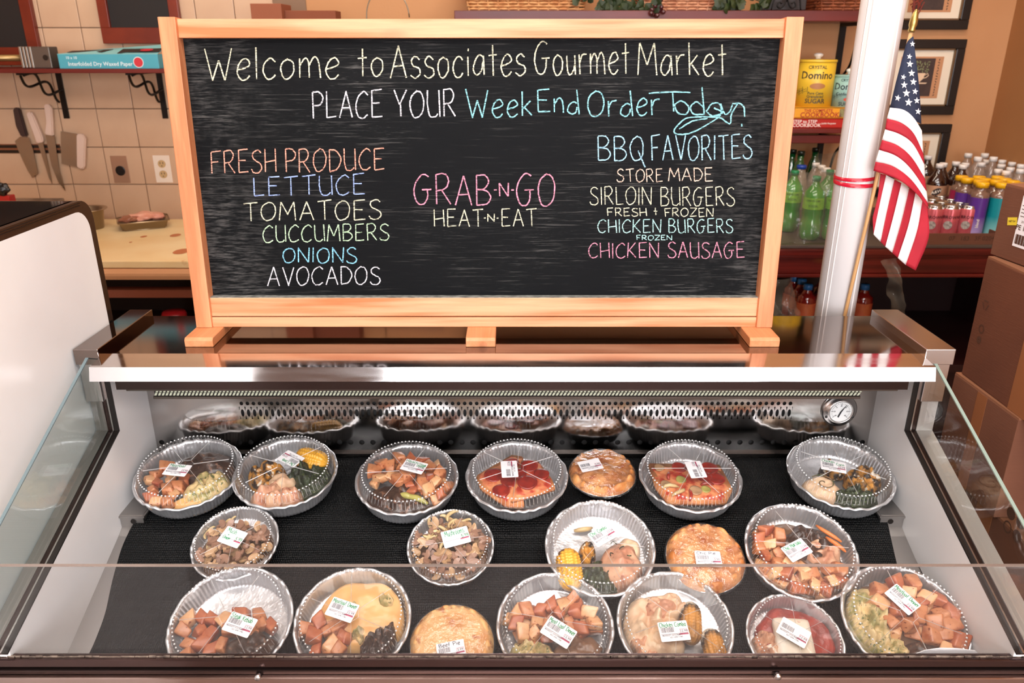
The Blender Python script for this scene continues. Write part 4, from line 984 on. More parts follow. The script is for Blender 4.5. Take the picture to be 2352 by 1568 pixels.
meal('large foil pan of potatoes, macaroni salad and gravy meatloaf, middle of the front row', 1275, 1436, 271, 'l', (1283, 1451, -34), [('Meat Loaf Dinner', -.9, .95, .45, .9)], f16, -10, tw=.066, tht=.045)
def f17(t):
    blob(t, 'chicken', chickw, -.36, .0, .52, .66, .040, seed=34, amp=.4, freq=50); blob(t, 'chicken', chick, -.20, .30, .40, .30, .040, seed=35, amp=.3); blob(t, 'chicken', chick, -.55, -.45, .3, .35, .036, seed=36, amp=.5); blob(t, 'cooked_greens', green, .0, -.68, .5, .22, .024, seed=37, amp=.6, freq=70)
    obj_at('corn_cob', CORNC, t, (.032, .004, -.006), (R(90), 0, R(-8)), (.072 / KF, .072 / KF, .088 / KF)); obj_at('corn_cob', CORNC, t, (.068, -.044, -.008), (R(90), 0, R(5)), (.072 / KF, .072 / KF, .074 / KF)); blob(t, 'chicken', chickw, -.05, .36, .34, .26, .042, seed=62, amp=.4)
meal('large foil pan of pale chicken and charred corn cobs on greens, front row', 1550, 1432, 268, 'l', (1548, 1449, 5), [('Chicken Combo', -.9, .9, .45, .9)], f17, 20, tw=.062, tht=.043)
def f18(t):
    blob(t, 'red_sauce', redsauce, .1, .0, .84, .84, .020, seed=38, amp=.2, flat=.2); b2 = B()
    M = Matrix.Translation((-.02 * RP, -.10 * RP, -.006)) @ Matrix.Rotation(R(-4), 4, 'Z'); box(b2, (-.044, -.070, -.014), (.042, .060, .016), .012, M=M); obj('cheese_slab', b2, mozz, t, local=True, smooth=True)
    blob(t, 'pasta_edge', chick, -.58, -.15, .26, .45, .034, seed=39, amp=.5, freq=70); blob(t, 'melted_cheese', mozz, -.52, -.40, .2, .34, .040, seed=40, amp=.4)
meal('foil pan of red sauce with a white cheese slab, between two larger front row pans', 1826, 1466, 224, 'l', (1823, 1452, -36), '', f18, 25, tw=.062, tht=.043)
def f19(t):
    blob(t, 'gravy', mat('brown_sauce'), .1, .1, .8, .7, .018, seed=60); blob(t, 'macaroni_salad', macg, -.50, .05, .36, .66, .040, seed=41, amp=.4, freq=80); blob(t, 'macaroni_salad', macg, -.3, -.48, .3, .3, .034, seed=42, amp=.4, freq=80); blob(t, 'meatloaf', dark, .12, -.58, .48, .30, .034, seed=43, amp=.25)
    cluster(t, POT, 'potato_chunk', both(ins(.10, .25, .45, .50), ins(.58, -.05, .28, .55)), 45, PS * 1.25, seed=16)
meal('large foil pan of potatoes, meatloaf and macaroni, rightmost in front row', 2078, 1424, 284, 'l', (2073, 1376, -57), [('Meatloaf Dinner', -.9, .95, .45, .9)], f19, 35, tw=.062, tht=.042)
# ---------------- pies
def pie(label, cx, cy, wpx, tier, st, m, seed, pen, word, sheen):
    t, n, s = place('wrapped_pie', label, 'pie', cx, cy, wpx, tier, 'wrapped pies in the deli case')
    bm = B(); lathe(bm, [(RP * .97, -.004), (RP * 1.0, -.001), (RP * .98, .001), (RP * .93, -.002), (RP * .78, -.036), (RP * .5, -.040), (0, -.040)], 96, fr=lambda th, i: .012 * math.cos(40 * th) if i > 2 else .004 * math.cos(31 * th), cap=(False, False))
    obj('pan', bm, foil, t, local=True, smooth=True)
    bm = B(); N_, K = 26, 96; rings = []
    for i in range(N_ + 1):
        q = i / N_; ring = []
        for k in range(K):
            th = 2 * math.pi * k / K; rr = RP * .99 * q * (1 + .02 * noise.noise(Vector((math.cos(th) * 3, math.sin(th) * 3, seed))))
            x, y = rr * math.cos(th), rr * math.sin(th)
            z = .020 * (1 - q ** 4) + .004
            z += .010 * math.exp(-((q - .86) / .08) ** 2) * (1 + .5 * math.sin(th * 17 + 3 * math.sin(th * 3 + seed)))
            z += .0045 * noise.noise(Vector((x * 32, y * 32, seed))) + .002 * noise.noise(Vector((x * 90, y * 90, seed)))
            if seed == 50: z += .004 * math.sin(q * 10 + th)     # swirled top
            if q > .97: z = .000
            if i == 0 and k: ring.append(ring[0]); continue
            ring.append(bm.verts.new((x, y, z)))
        rings.append(ring)
    for i in range(N_):
        for k in range(K):
            q = []
            for v in (rings[i][k], rings[i + 1][k], rings[i + 1][(k + 1) % K], rings[i][(k + 1) % K]):
                if v not in q: q.append(v)
            bm.faces.new(q)
    obj('pie_crust', bm, m, t, local=True, smooth=True)
    bm = B(); rings = []; N_ = 14
    for i in range(N_ + 1):
        q = i / N_; ring = []
        for k in range(K):
            th = 2 * math.pi * k / K; rr = RP * (1.03 * q + (.012 * noise.noise(Vector((math.cos(th) * 5, math.sin(th) * 5, 3 + seed))) if i == N_ else 0)); x, y = rr * math.cos(th), rr * math.sin(th)
            z = .034 * (1 - q ** 6) + .0035 * noise.noise(Vector((x * 28 + y * 40, y * 60, seed + 8))) * q + (.0 if q < .98 else -.004)
            if i == 0 and k: ring.append(ring[0]); continue
            ring.append(bm.verts.new((x, y, z)))
        rings.append(ring)
    for i in range(N_):
        for k in range(K):
            q = []
            for v in (rings[i][k], rings[i + 1][k], rings[i + 1][(k + 1) % K], rings[i][(k + 1) % K]):
                if v not in q: q.append(v)
            bm.faces.new(q)
    obj('plastic_wrap', bm, wrapm, t, local=True, smooth=True)
    sticker(t, local_on(t, n, s, st[0], st[1], .036, st[2]), .058, .040, word, pr='5.99', pen=inkk)
pie('small golden swirled pie in plastic wrap, between the two pizza pans', 1383, 1086, 156, 'u', (1356, 1068, 16), pie_m, 50, None, '', 0)
pie('deep golden brown pie in plastic wrap, middle row beside the chicken pans', 1620, 1280, 183, 'l', (1627, 1283, -2), pie_m, 51, None, [('Chic Pie', -.85, .6, .55, .9)], 0)
pie('pale golden pie in plastic wrap standing in the front row', 1038, 1478, 196, 'l', (1036, 1494, 12), pie_pale, 52, None, [('Beef Pie', -.8, .7, .5, .9)], 0)
# folded white card poking up at the right end of the front rail
p = hit(2180, 1496, LP0, nL); p = atY(2178, 1498, 1.056); bm = B()
P = [atY(x, y, 1.056) for x, y in ((2090, 1506), (2125, 1493), (2160, 1488), (2200, 1489), (2240, 1494), (2255, 1508))]; prism(bm, P + [P[-1] - Vector((0, 0, .03)), P[0] - Vector((0, 0, .03))], (0, .0012, 0)); obj('paper_card', bm, mat('sticker_paper'), None, 'curved white paper edge showing behind the front rail, right side', 'paper')
# ============================================================ NEIGHBOUR CASE (left)
nb = thing('tall_case', 'tall white refrigerated case with dark steel edges at the left', 'display case', (-1.3, 1.2, 0))
ztop = 1.6 - .302; yb = 1.652; rr = .045
def outline(ins_, x):
    pts = [Vector((x, .3, 0)), Vector((x, .3, ztop - ins_)),]
    c = Vector((x, yb - ins_ - rr, ztop - ins_ - rr))
    for k in range(0, 7): a = R(90 - 15 * k); pts.append(c + Vector((0, rr * math.cos(a), rr * math.sin(a))))
    return pts + [Vector((x, yb - ins_, 0))]
bm = B(); prism(bm, outline(.020, -.9), (-.03, 0, 0)); obj('side_panel', bm, white, nb)
bm = B(); prism(bm, outline(0, -.912), (-.75, 0, 0)); obj('body', bm, mirror, nb, smooth=False)
ot, inn = outline(0, -.9), outline(.020, -.9); bm = B()
for i in range(1, len(ot) - 1):
    prism(bm, [ot[i], ot[i + 1], inn[i + 1] + Vector((0, 0, 0)), inn[i]], (-.018, 0, 0))
for k_ in (1,): pass
obj('edge_trim', bm, mat('dark_trim', '5b5048', .22, .9), nb)
bm = B()
for z_ in (ztop - .004, ztop - .0085): box(bm, (-.8985, .3, z_ - .0012), (-.9005, yb - rr, z_))
obj('trim_line', bm, blk, nb)

# ============================================================ POLE AND FLAG
PX, PY, PR = .815, 1.855, .0465
bm = B()
def colf(th, i): return .018 * (abs(math.cos(2 * th)) ** 14)
lathe(bm, [(PR, 0), (PR, 2.9)], 72, c=(PX, PY, 0), fr=colf)
pm = mat('pole_white', 'dcd8da', .45, col2='d2ccca', nscale=2, nstretch=(1, 1, .1))
pole = obj('support_pole', bm, pm, None, 'white round support pole standing behind the right end of the deli case', 'pole', smooth=True)
bm = B()
for a in (-152, -138, -62): 
    d = Vector((math.cos(R(a)), math.sin(R(a)), 0)) * (PR * .992); box(bm, Vector((PX, PY, 0)) + d - Vector((.0014, .0014, 0)), Vector((PX, PY, 2.9)) + d + Vector((.0014, .0014, 0)))
obj('seam', bm, mat('seam', 'dcd6d4', .35), pole)
# flag: stick, finial, cloth with each stripe its own piece
FY = PY - PR - .012
st0, st1 = atY(2096, 60, FY - .012), atY(1934, 752, FY + .004)
flag = thing('flag', 'striped and starred cloth flag on a thin wooden stick taped to the white pole', 'flag', st1)
bm = B(); tube(bm, [st0, st0.lerp(st1, .5) + Vector((0, 0, 0)), st1, st1 + (st1 - st0).normalized() * .12], .0042, 10); obj('stick', bm, woodmat('stick_wood', 'dcae78', 'c8945c', 2), flag, smooth=True)
dv = (st0 - st1).normalized(); q = dv.to_track_quat('Z', 'Y').to_matrix().to_4x4(); q.translation = st0 + dv * .002
bm = B(); lathe(bm, [(.0065, -.014), (.0075, -.010), (.0065, -.006), (.0085, 0), (.0082, .010), (.006, .022), (.003, .030), (0, .032)], 20, M=q); obj('finial', bm, mat('gold_finial', 'b39a5a', .3, .9), flag, smooth=True)
fred = mat('flag_red', 'b3182c', .75, col2='a01226', nscale=12); fwh = mat('flag_white', 'ece6e4', .8); fbl = mat('flag_blue', '1b2238', .8, col2='232b44', nscale=14)
def cloth(name, poly_l, poly_r, m, depth, par, n=14):
    """piece of cloth between a left/top edge curve and a right/bottom edge curve, hanging with soft folds; real thickness"""
    a = crom([Vector((x, y, 0)) for x, y in poly_l], 6); b = crom([Vector((x, y, 0)) for x, y in poly_r], 6); bm = B(); K = 20; rows = []
    def at(c, t):
        i = min(int(t * (len(c) - 1)), len(c) - 2); return c[i].lerp(c[i + 1], t * (len(c) - 1) - i)
    for i in range(K + 1):
        p, q_ = at(a, i / K), at(b, i / K); row = []
        for j in range(5):
            r_ = p.lerp(q_, j / 4); row.append(bm.verts.new(atY(r_.x, r_.y, depth(r_.x, r_.y))))
        rows.append(row)
    for i in range(K):
        for j in range(4): bm.faces.new((rows[i][j], rows[i][j + 1], rows[i + 1][j + 1], rows[i + 1][j]))
    bmesh.ops.recalc_face_normals(bm, faces=bm.faces); bmesh.ops.solidify(bm, geom=list(bm.faces), thickness=.0008)
    return obj(name, bm, m, par, smooth=True)
dep = lambda x, y: FY - .022 - .012 * math.sin((x - 2040 + .18 * (y - 300)) / 30) - .00003 * (y - 90)
dep2 = lambda x, y: FY - .006 - .006 * math.sin((x - 2040 + .3 * (y - 300)) / 26)
# canton
ct = cloth('canton', [(2096, 84), (2082, 100), (2068, 150), (2055, 200), (2044, 248)], [(2098, 84), (2103, 130), (2109, 180), (2113, 230), (2116, 285)], fbl, dep, flag)
def star(cx, cy, r_, rot=0, sx=1):
    bm = B(); c = bm.verts.new(atY(cx, cy, dep(cx, cy) - .0022)); vs = []
    for k in range(10):
        q = r_ * (1 if k % 2 == 0 else .42); a = R(rot - 90 + 36 * k); x, y = cx + q * math.cos(a) * sx, cy + q * math.sin(a); vs.append(bm.verts.new(atY(x, y, dep(x, y) - .0022)))
    for k in range(10): bm.faces.new((c, vs[k], vs[(k + 1) % 10]))
    obj('star', bm, fwh, ct)
for x, y, r_, ro in ((2096, 101, 7, 0), (2089, 130, 7, 10), (2090, 147, 9, 5), (2094, 168, 9, 0), (2075, 177, 7, 15), (2098, 188, 9, 5), (2077, 195, 9, 0), (2102, 210, 8, 8), (2082, 214, 10, 0), (2062, 225, 8, 15), (2087, 235, 10, 5), (2106, 231, 8, 0), (2109, 256, 8, 8)): star(x, y, r_, ro, .92)
# upper fold: curved stripes from the lower edge of the canton downwards
edges = [[(2044, 247), (2075, 252), (2098, 270), (2117, 300)], [(2037, 272), (2070, 282), (2098, 306), (2120, 352)], [(2033, 297), (2066, 308), (2096, 330), (2123, 378)],
         [(2026, 321), (2062, 334), (2094, 362), (2124, 410)], [(2019, 344), (2058, 358), (2092, 388), (2128, 440)], [(2011, 371), (2052, 382), (2094, 414), (2131, 466)], [(2006, 392), (2040, 403), (2072, 418), (2108, 448), (2132, 480)]]
for k in range(6): cloth('stripe', edges[k], edges[k + 1], fwh if k % 2 == 0 else fred, dep, flag)
# lower fold, behind the upper one: stripes run down to the left
tops = [(2022, 398), (2035, 402), (2054, 412), (2070, 420), (2088, 432), (2103, 440), (2118, 462), (2130, 478)]
bots = [(2004, 500), (2006, 538), (2022, 555), (2033, 566), (2049, 580), (2062, 592), (2080, 608), (2103, 621)]
mids = [(2016, 450), (2020, 470), (2037, 484), (2052, 495), (2070, 508), (2086, 518), (2106, 530), (2133, 545)]
for k in range(7): cloth('stripe', [tops[k], mids[k], bots[k]], [tops[k + 1], mids[k + 1], bots[k + 1]], fred if k % 2 == 0 else fwh, dep2, flag)
# red tape round the pole
for (dz, hh) in ((0, .008), (-.013, .009)):
    p = atY(1985, 415, PY - PR); bm = B(); lathe(bm, [(PR + .0022, p.z + dz), (PR + .0022, p.z + dz + hh), (PR + .0012, p.z + dz + hh), (PR + .0012, p.z + dz)], 48, c=(PX, PY, 0), fz=lambda t, i, s=dz: .004 * math.sin(t + 1 + s * 60), cap=(False, False)); obj('tape', bm, mat('red_tape', 'b5152e', .2), flag, smooth=True)

# ============================================================ CARDBOARD BOXES (right)
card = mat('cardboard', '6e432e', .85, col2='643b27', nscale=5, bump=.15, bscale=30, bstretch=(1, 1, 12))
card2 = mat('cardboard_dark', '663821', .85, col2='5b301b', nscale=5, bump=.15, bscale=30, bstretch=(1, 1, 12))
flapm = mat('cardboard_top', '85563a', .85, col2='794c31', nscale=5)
tapem = mat('packing_tape', '8c5838', .3)
def carton(label, x, y1, y0, z0, z1, depth, rot, m):
    t = thing('cardboard_box', label, 'box', (x, y1, z0), 'stacked cartons by the deli case', (0, 0, R(rot)))
    L0 = y1 - y0; h = z1 - z0; bm = B(); box(bm, (0, -L0, 0), (depth, 0, h - .003), .002); obj('body', bm, m, t, local=True)
    for a, b in ((0, depth / 2 - .002), (depth / 2 + .002, depth)):
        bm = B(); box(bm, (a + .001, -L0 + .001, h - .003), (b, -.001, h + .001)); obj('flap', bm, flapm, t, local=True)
    bm = B(); box(bm, (-.0006, -L0 * .55, 0), (.0, -L0 * .40, h - .004)); obj('packing_tape', bm, tapem, t, local=True)
    return t, L0, h
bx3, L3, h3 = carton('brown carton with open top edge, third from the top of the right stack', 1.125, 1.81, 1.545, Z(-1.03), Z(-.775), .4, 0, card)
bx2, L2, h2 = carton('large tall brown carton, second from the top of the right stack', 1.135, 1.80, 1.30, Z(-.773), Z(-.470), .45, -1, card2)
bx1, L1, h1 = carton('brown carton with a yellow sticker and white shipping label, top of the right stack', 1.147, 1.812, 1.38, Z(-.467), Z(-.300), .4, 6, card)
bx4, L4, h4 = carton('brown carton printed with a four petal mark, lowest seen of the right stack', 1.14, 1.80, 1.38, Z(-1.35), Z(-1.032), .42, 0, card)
bx5, L5, h5 = carton('brown carton standing on the floor under the right stack', 1.13, 1.80, 1.38, 0.0, Z(-1.352), .42, 0, card)
pr_ = mat('carton_print', '4e2e1c', .85)
def on_side(t, nm, bm, m, y, z, rot=0, s=1, lift=.0012):
    """flat bm in XY placed on the carton's left face (local x=0 facing -x); reading direction towards the viewer"""
    M = Matrix.Translation((-lift, y, z)) @ Matrix(((0, 0, -1), (-1, 0, 0), (0, 1, 0))).to_4x4() @ Matrix.Rotation(R(rot), 4, 'Z') @ Matrix.Scale(s, 4)
    me = bpy.data.meshes.new(nm); bm.to_mesh(me); bm.free(); me.transform(M); me.materials.append(m); o = bpy.data.objects.new(nm, me); col.objects.link(o); o.parent = t; return o
def rectbm(w_, h_):
    b = B(); b.faces.new([b.verts.new((x, y, 0)) for x, y in ((-w_ / 2, -h_ / 2), (w_ / 2, -h_ / 2), (w_ / 2, h_ / 2), (-w_ / 2, h_ / 2))]); return b
def boxloc(t, px, py):
    n = t.rotation_euler.to_matrix() @ Vector((1, 0, 0)); q = hit(px, py, t.location, n) - t.location; q.rotate(Euler((0, 0, -t.rotation_euler.z))); return q.y, q.z
y_, z_ = boxloc(bx1, 2326, 508); on_side(bx1, 'yellow_sticker', rectbm(.030, .018), mat('sticker_yellow', 'e3c93a', .5), y_, z_, 12)
on_side(bx1, 'sticker_text', text_bm('NET 5.4', .006), pr_, y_, z_, 12, 1, .0018)
y_, z_ = boxloc(bx1, 2350, 510); lb = on_side(bx1, 'shipping_label', rectbm(.055, .115), paper, y_ - .012, z_, 0)
b = B()
for k in range(16): 
    q = rectbm(.0012 + .0012 * (k % 3), .022); add_bm(b, q, Matrix.Translation((-.022 + k * .0029, -.040, 0)))
add_bm(b, text_bm('PE 1BPA', .016), Matrix.Translation((0, -.014, 0))); add_bm(b, text_bm('2190 0130', .007), Matrix.Translation((0, .000, 0)))
for k in range(4): add_bm(b, rectbm(.045, .0015), Matrix.Translation((0, .012 + k * .008, 0)))
on_side(lb, 'label_print', b, pr_, y_ - .012, z_, 0, 1, .0018)
def ring_bm(r0, r1, n=24, a0=0, a1=360):
    b = B(); vs = []
    for k in range(n + 1):
        a = R(a0 + (a1 - a0) * k / n); vs.append((b.verts.new((r0 * math.cos(a), r0 * math.sin(a), 0)), b.verts.new((r1 * math.cos(a), r1 * math.sin(a), 0))))
    for i in range(n): b.faces.new((vs[i][0], vs[i][1], vs[i + 1][1], vs[i + 1][0]))
    return b
y_, z_ = boxloc(bx2, 2265, 700); b = B()
for k in range(3): add_bm(b, rectbm(.018, .003), Matrix.Rotation(R(60 + 120 * k), 4, 'Z') @ Matrix.Translation((0, -.009, 0)))
on_side(bx2, 'recycling_mark', b, pr_, y_, z_)
y_, z_ = boxloc(bx2, 2255, 755); on_side(bx2, 'round_mark', ring_bm(.008, .011), pr_, y_, z_); on_side(bx2, 'round_mark', ring_bm(.002, .009), pr_, y_, z_ - .028)
y_, z_ = boxloc(bx4, 2330, 1205); b = B()
for sx_, sy_, f_ in ((-1, 1, 1), (1, 1, 1), (-1, -1, 0), (1, -1, 1)):
    add_bm(b, ring_bm(.0 if f_ else .011, .015, 20), Matrix.Translation((sx_ * .018, sy_ * .018, 0)))
on_side(bx4, 'petal_mark', b, pr_, y_, z_)

# ============================================================ DRINKS TABLE (right)
mah = woodmat('mahogany', '6e1f18', '4e130f', 0, 1, .25)
TZ = 1.6 - .665; TY = 2.70
tx0, tx1 = atY(1700, 560, TY).x, WX - .01
tb = thing('drinks_table', 'dark red mahogany table with a moulded edge holding the drinks', 'table', ((tx0 + tx1) / 2, 3.05, 0))
bm = B(); box(bm, (tx0, TY, TZ - .012), (tx1, WY, TZ), .003); obj('tabletop', bm, mat('table_lining', '4a3e36', .4), tb)
for nm_, y0_, z0_, z1_ in (('molding', TY - .014, TZ - .035, TZ - .012), ('molding', TY - .006, TZ - .045, TZ - .035), ('apron', TY + .004, TZ - .105, TZ - .045), ('molding', TY - .004, TZ - .118, TZ - .105)):
    bm = B(); box(bm, (tx0, y0_, z0_), (tx1, TY + .04, z1_), .004); obj(nm_, bm, mah, tb)
LZ = TZ - .47
bm = B(); box(bm, (tx0, TY + .02, LZ - .03), (tx1, WY, LZ), .002); obj('lower_shelf', bm, mat('dark_shelf', '2a0f0c', .4), tb)
for x in (tx0, tx1 - .05):
    bm = B(); box(bm, (x, TY + .02, 0), (x + .05, TY + .07, TZ - .1), .003); obj('leg', bm, mah, tb)
bm = B(); box(bm, (tx0, WY - .03, 0), (tx1, WY - .012, TZ - .02)); box(bm, (tx0, TY + .06, 0), (tx1, TY + .075, LZ - .03)); box(bm, (tx1 - .012, TY + .03, 0), (tx1, WY - .03, TZ - .02)); obj('shade_board', bm, mat('dark_shelf'), tb)  # dark boards added to stand for the black shade under the table
# bottles: (r, z) outlines
def bottle_meshes(h, r, body_m, cap_m, label_m, lz=(.35, .62), neck=.19, capr=.0145, caph=.016, waist=False, ribs=0):
    zc = h - caph; rn = capr * .86
    pr = [(r * .7, 0), (r * .97, .006), (r, .02)]
    if waist: pr += [(r, h * .30), (r * .90, h * .36), (r * .97, h * .42), (r * .97, h * .60)]
    else: pr += [(r, h * lz[1])]
    pr += [(r * .93, h * (lz[1] + .08)), (r * .6, h * (1 - neck * .75)), (rn, h * (1 - neck * .45)), (rn, zc)]
    bm = B(); lathe(bm, pr, 28, fr=(lambda t, i: (.03 * math.cos(5 * t) - .02) if i < 2 else 0)); a = mesh('body', bm, body_m, True)
    bm = B(); lathe(bm, [(capr, zc), (capr, zc + caph * .85), (capr * .9, h), (0, h)], 28, fr=lambda t, i: .02 * math.cos(28 * t)); c = mesh('cap', bm, cap_m, True)
    bm = B(); lathe(bm, [(r * 1.012, h * lz[0]), (r * 1.012, h * lz[1])], 28, cap=(False, False)); l = mesh('label', bm, label_m, True)
    return a, c, l
def put(ms, name, label, cat, group, p, rot=0, sc_=1):
    t = thing(name, label, cat, p, group, (0, 0, rot)); t.scale = (sc_,) * 3
    for m_, nm_ in zip(ms, ('body', 'cap', 'label')): obj_at(nm_, m_, t, (0, 0, 0))
    return t
liq = lambda n_, c_, a_=1: mat(n_, c_, .08, spec=.7, coat=.5, alpha=a_)
greenb = bottle_meshes(.23, .0365, mat('green_soda', '238a18', .08, spec=.8, coat=.6, col2='156412', nscale=9), mat('green_cap', '1f7d4e', .35), mat('lime_label', '7fc030', .35, col2='5f9e22', nscale=60), (.50, .68), .24, waist=True)
darkg = bottle_meshes(.27, .036, mat('dark_green_bottle', '0d4a22', .07, spec=.8, coat=.6), mat('dark_cap', '0a1a10', .3), mat('dark_green_label', '17602e', .3), (.3, .5), .3)
rootb = bottle_meshes(.235, .037, mat('cola', '2a100a', .06, spec=.8, coat=.7), mat('white_cap', 'eae6e2', .4), mat('tan_label', 'c99a78', .4, col2='b9876a', nscale=40), (.42, .66), .24)
clearb = bottle_meshes(.225, .033, mat('water_bottle', 'b59f90', .08, spec=.8, coat=.4, alpha=.50), mat('white_cap'), mat('faint_label', 'a8978c', .4, alpha=.7), (.3, .55), .22)
def grad(nm, c1, c2):
    m_ = mat(nm, c1, .35); nt = m_.node_tree; tc = nt.nodes.new('ShaderNodeTexCoord'); s_ = nt.nodes.new('ShaderNodeSeparateXYZ'); r_ = nt.nodes.new('ShaderNodeMapRange'); mx = nt.nodes.new('ShaderNodeMix'); mx.data_type = 'RGBA'
    r_.inputs[1].default_value = .01; r_.inputs[2].default_value = .085; mx.inputs[6].default_value = lin(c2); mx.inputs[7].default_value = lin(c1)
    nt.links.new(tc.outputs['Object'], s_.inputs[0]); nt.links.new(s_.outputs[2], r_.inputs[0]); nt.links.new(r_.outputs[0], mx.inputs[0]); nt.links.new(mx.outputs[2], nt.nodes['Principled BSDF'].inputs['Base Color']); return m_
yc = mat('yellow_cap', 'f2b818', .35)
purb = bottle_meshes(.205, .0305, mat('tea_bottle', '8a6a5a', .08, spec=.8, coat=.5, alpha=.8), yc, grad('purple_label', '5b2f8e', 'b9a6d6'), (.04, .74), .22, .0215, .019)
magb = (purb[0], purb[1], purb[2].copy()); magb[2].materials[0] = grad('magenta_label', 'a3204e', 'd48aa8')
teab = (purb[0], purb[1], purb[2].copy()); teab[2].materials[0] = grad('teal_label', '0c8791', '8fc9c6')
redb = bottle_meshes(.20, .037, mat('red_drink', '7d1a14', .1, spec=.7, coat=.5), mat('blue_cap', '2a6fb0', .35), mat('orange_label', 'c46a3c', .4, col2='b5432e', nscale=20), (.54, .73), .20, .017)
def wrap_text(parent, s, size, R_, zc, m_, ang=-90, name='lettering', bold=0, tilt=0):
    bm = text_bm(s, size)
    for v in bm.verts:
        zz = v.co.y + tilt * v.co.x; a = R(ang) + v.co.x / R_; v.co = Vector((R_ * math.cos(a), R_ * math.sin(a), zc + zz))
    me = mesh(name, bm, m_); return obj_at(name, me, parent, (0, 0, 0))
face = lambda p: math.degrees(math.atan2(-p[1], -p[0]))     # azimuth towards the viewer
# green soda: front pair, then the ones further back
def on_table(px, py_top, h, Zb=TZ):   # where a bottle of height h standing at Zb shows its top at the pixel
    return atZ(px, py_top, Zb + h) - Vector((0, 0, h))
lab = ('green soda bottle in shrink wrap, nearest the board', 'green soda bottle in shrink wrap, right beside the white pole', 'green soda bottle in shrink wrap, half hidden behind the board frame', 'green soda bottle in the second row, behind the gap between the front bottles')
def textlab(t, h, lns, R_, m_, ang):
    for s, sz, zz in lns: wrap_text(t, s, sz, R_, zz, m_, ang)
for k, (x, y) in enumerate(((1877, 404), (1928, 404), (1826, 396), (1906, 398))):
    p = on_table(x, y, .23); p.y += (0, 0, .05, .085)[k]; p.x *= (1, 1, 1.018, 1.03)[k]; t = put(greenb, 'soda_bottle', lab[k], 'bottle', 'green soda bottles on the table', p, random.uniform(0, 6)); t.rotation_euler.z = 0
    textlab(t, .23, (('LEMON LIME', .009, .146), ('SODA', .012, .128)), .0374, mat('label_print', '2e5a18', .5), face(p))
for k, (x, y) in enumerate(((1828, 350), (1846, 352), (1866, 356), (1900, 348))):
    p = on_table(x, y, .27); p.y += .12; put(darkg, 'glass_bottle', 'dark green glass bottle at the back of the drinks table, %s from the board post' % ('nearest', 'second', 'third', 'fourth')[k], 'bottle', 'dark green bottles at the back', p)
# blue-capped and white-capped bottles behind
blueb = (clearb[0], redb[1].copy(), clearb[2]); blueb[1].materials[0] = mat('deep_blue_cap', '1c3f9a', .35)
blueb = bottle_meshes(.235, .034, mat('water_bottle'), mat('deep_blue_cap', '1c3f9a', .35), mat('faint_label'), (.3, .55), .22, .018, .014)
for k, (x, y) in enumerate(((1813, 379), (1859, 386))):
    p = on_table(x, y, .235); p.y += .08; put(blueb, 'water_bottle', ('blue capped bottle behind the green sodas, beside the board frame', 'blue capped bottle behind the green sodas, left of the white caps')[k], 'bottle', 'blue capped bottles behind the sodas', p)
for k, (x, y) in enumerate(((1892, 380), (1906, 386), (1918, 392), (1930, 398))):
    p = on_table(x, y, .225); p.y += .08; put(clearb, 'water_bottle', 'white capped bottle behind the green sodas, %s from left' % ('first', 'second', 'third', 'fourth')[k], 'bottle', 'white capped bottles left of the pole', p)
film = clear('shrink_film', 'f2efe8', .12, .03, .55, .10, 'cfc6b4', bump=1.0, bscale=22)
def film_sheet(name, label, pts, Y, dy=.02, cat='plastic wrap', nx=26, ny=26, seed=0):
    """crumpled film hung between four photo corners (tl,tr,br,bl)"""
    bm = B(); g = []
    for j in range(ny + 1):
        row = []
        for i in range(nx + 1):
            u, v = i / nx, j / ny; a = Vector(pts[0]).lerp(Vector(pts[1]), u); b = Vector(pts[3]).lerp(Vector(pts[2]), u); q = a.lerp(b, v)
            Yv = Y(u, v) if callable(Y) else Y; c = atY(q.x, q.y, Yv)
            c += Vector((0, -dy, 0)) * (.5 + noise.noise(Vector((c.x * 22 + c.z * 9, c.z * 14, seed)))) + Vector((.006, 0, .006)) * noise.noise(Vector((c.x * 40, c.z * 40, seed + 3)))
            row.append(bm.verts.new(c))
        g.append(row)
    for j in range(ny):
        for i in range(nx): bm.faces.new((g[j][i], g[j][i + 1], g[j + 1][i + 1], g[j + 1][i]))
    return obj(name, bm, film, None, label, cat, smooth=True)
film_sheet('shrink_wrap', 'clear crumpled shrink wrap around the green soda bottles', ((1795, 396), (1946, 392), (1930, 556), (1790, 556)), 2.735, .02)
film_sheet('shrink_wrap', 'loose clear film over the white caps beside the pole', ((1866, 350), (1960, 345), (1950, 520), (1880, 520)), 2.90, .05, seed=4)
# root beer
AW = [(2133, 357), (2160, 376), (2197, 371), (2213, 378), (2172, 382)]
labs = ['brown root beer bottle with white cap, leftmost, rising behind the flag', 'brown root beer bottle with an oval logo label beside the flag', 'brown root beer bottle behind the yellow caps, tilted cap', 'brown root beer bottle just left of the clear bottles', 'brown root beer bottle hidden behind the logo bottle']
for k, (x, y) in enumerate(AW):
    p = on_table(x, y, .235); 
    if k == 4: p = p + Vector((.045, .10, 0))
    t = put(rootb, 'root_beer_bottle', labs[k], 'bottle', 'root beer bottles on the table', p)
    if k in (1, 2):
        a = face(p) + (8 if k == 1 else 20); Rl = .0375; bm = B(); cdisc(bm, Rl * 1.012, a, .132, .0175, .0135, .35); obj_at('logo_oval', mesh('logo_oval', bm, mat('logo_dark', '2a1512', .4)), t, (0, 0, 0)); wrap_text(t, 'A&W', .016, Rl * 1.022, .132, mat('logo_cream', 'f0e6d8', .4), a, tilt=.35)
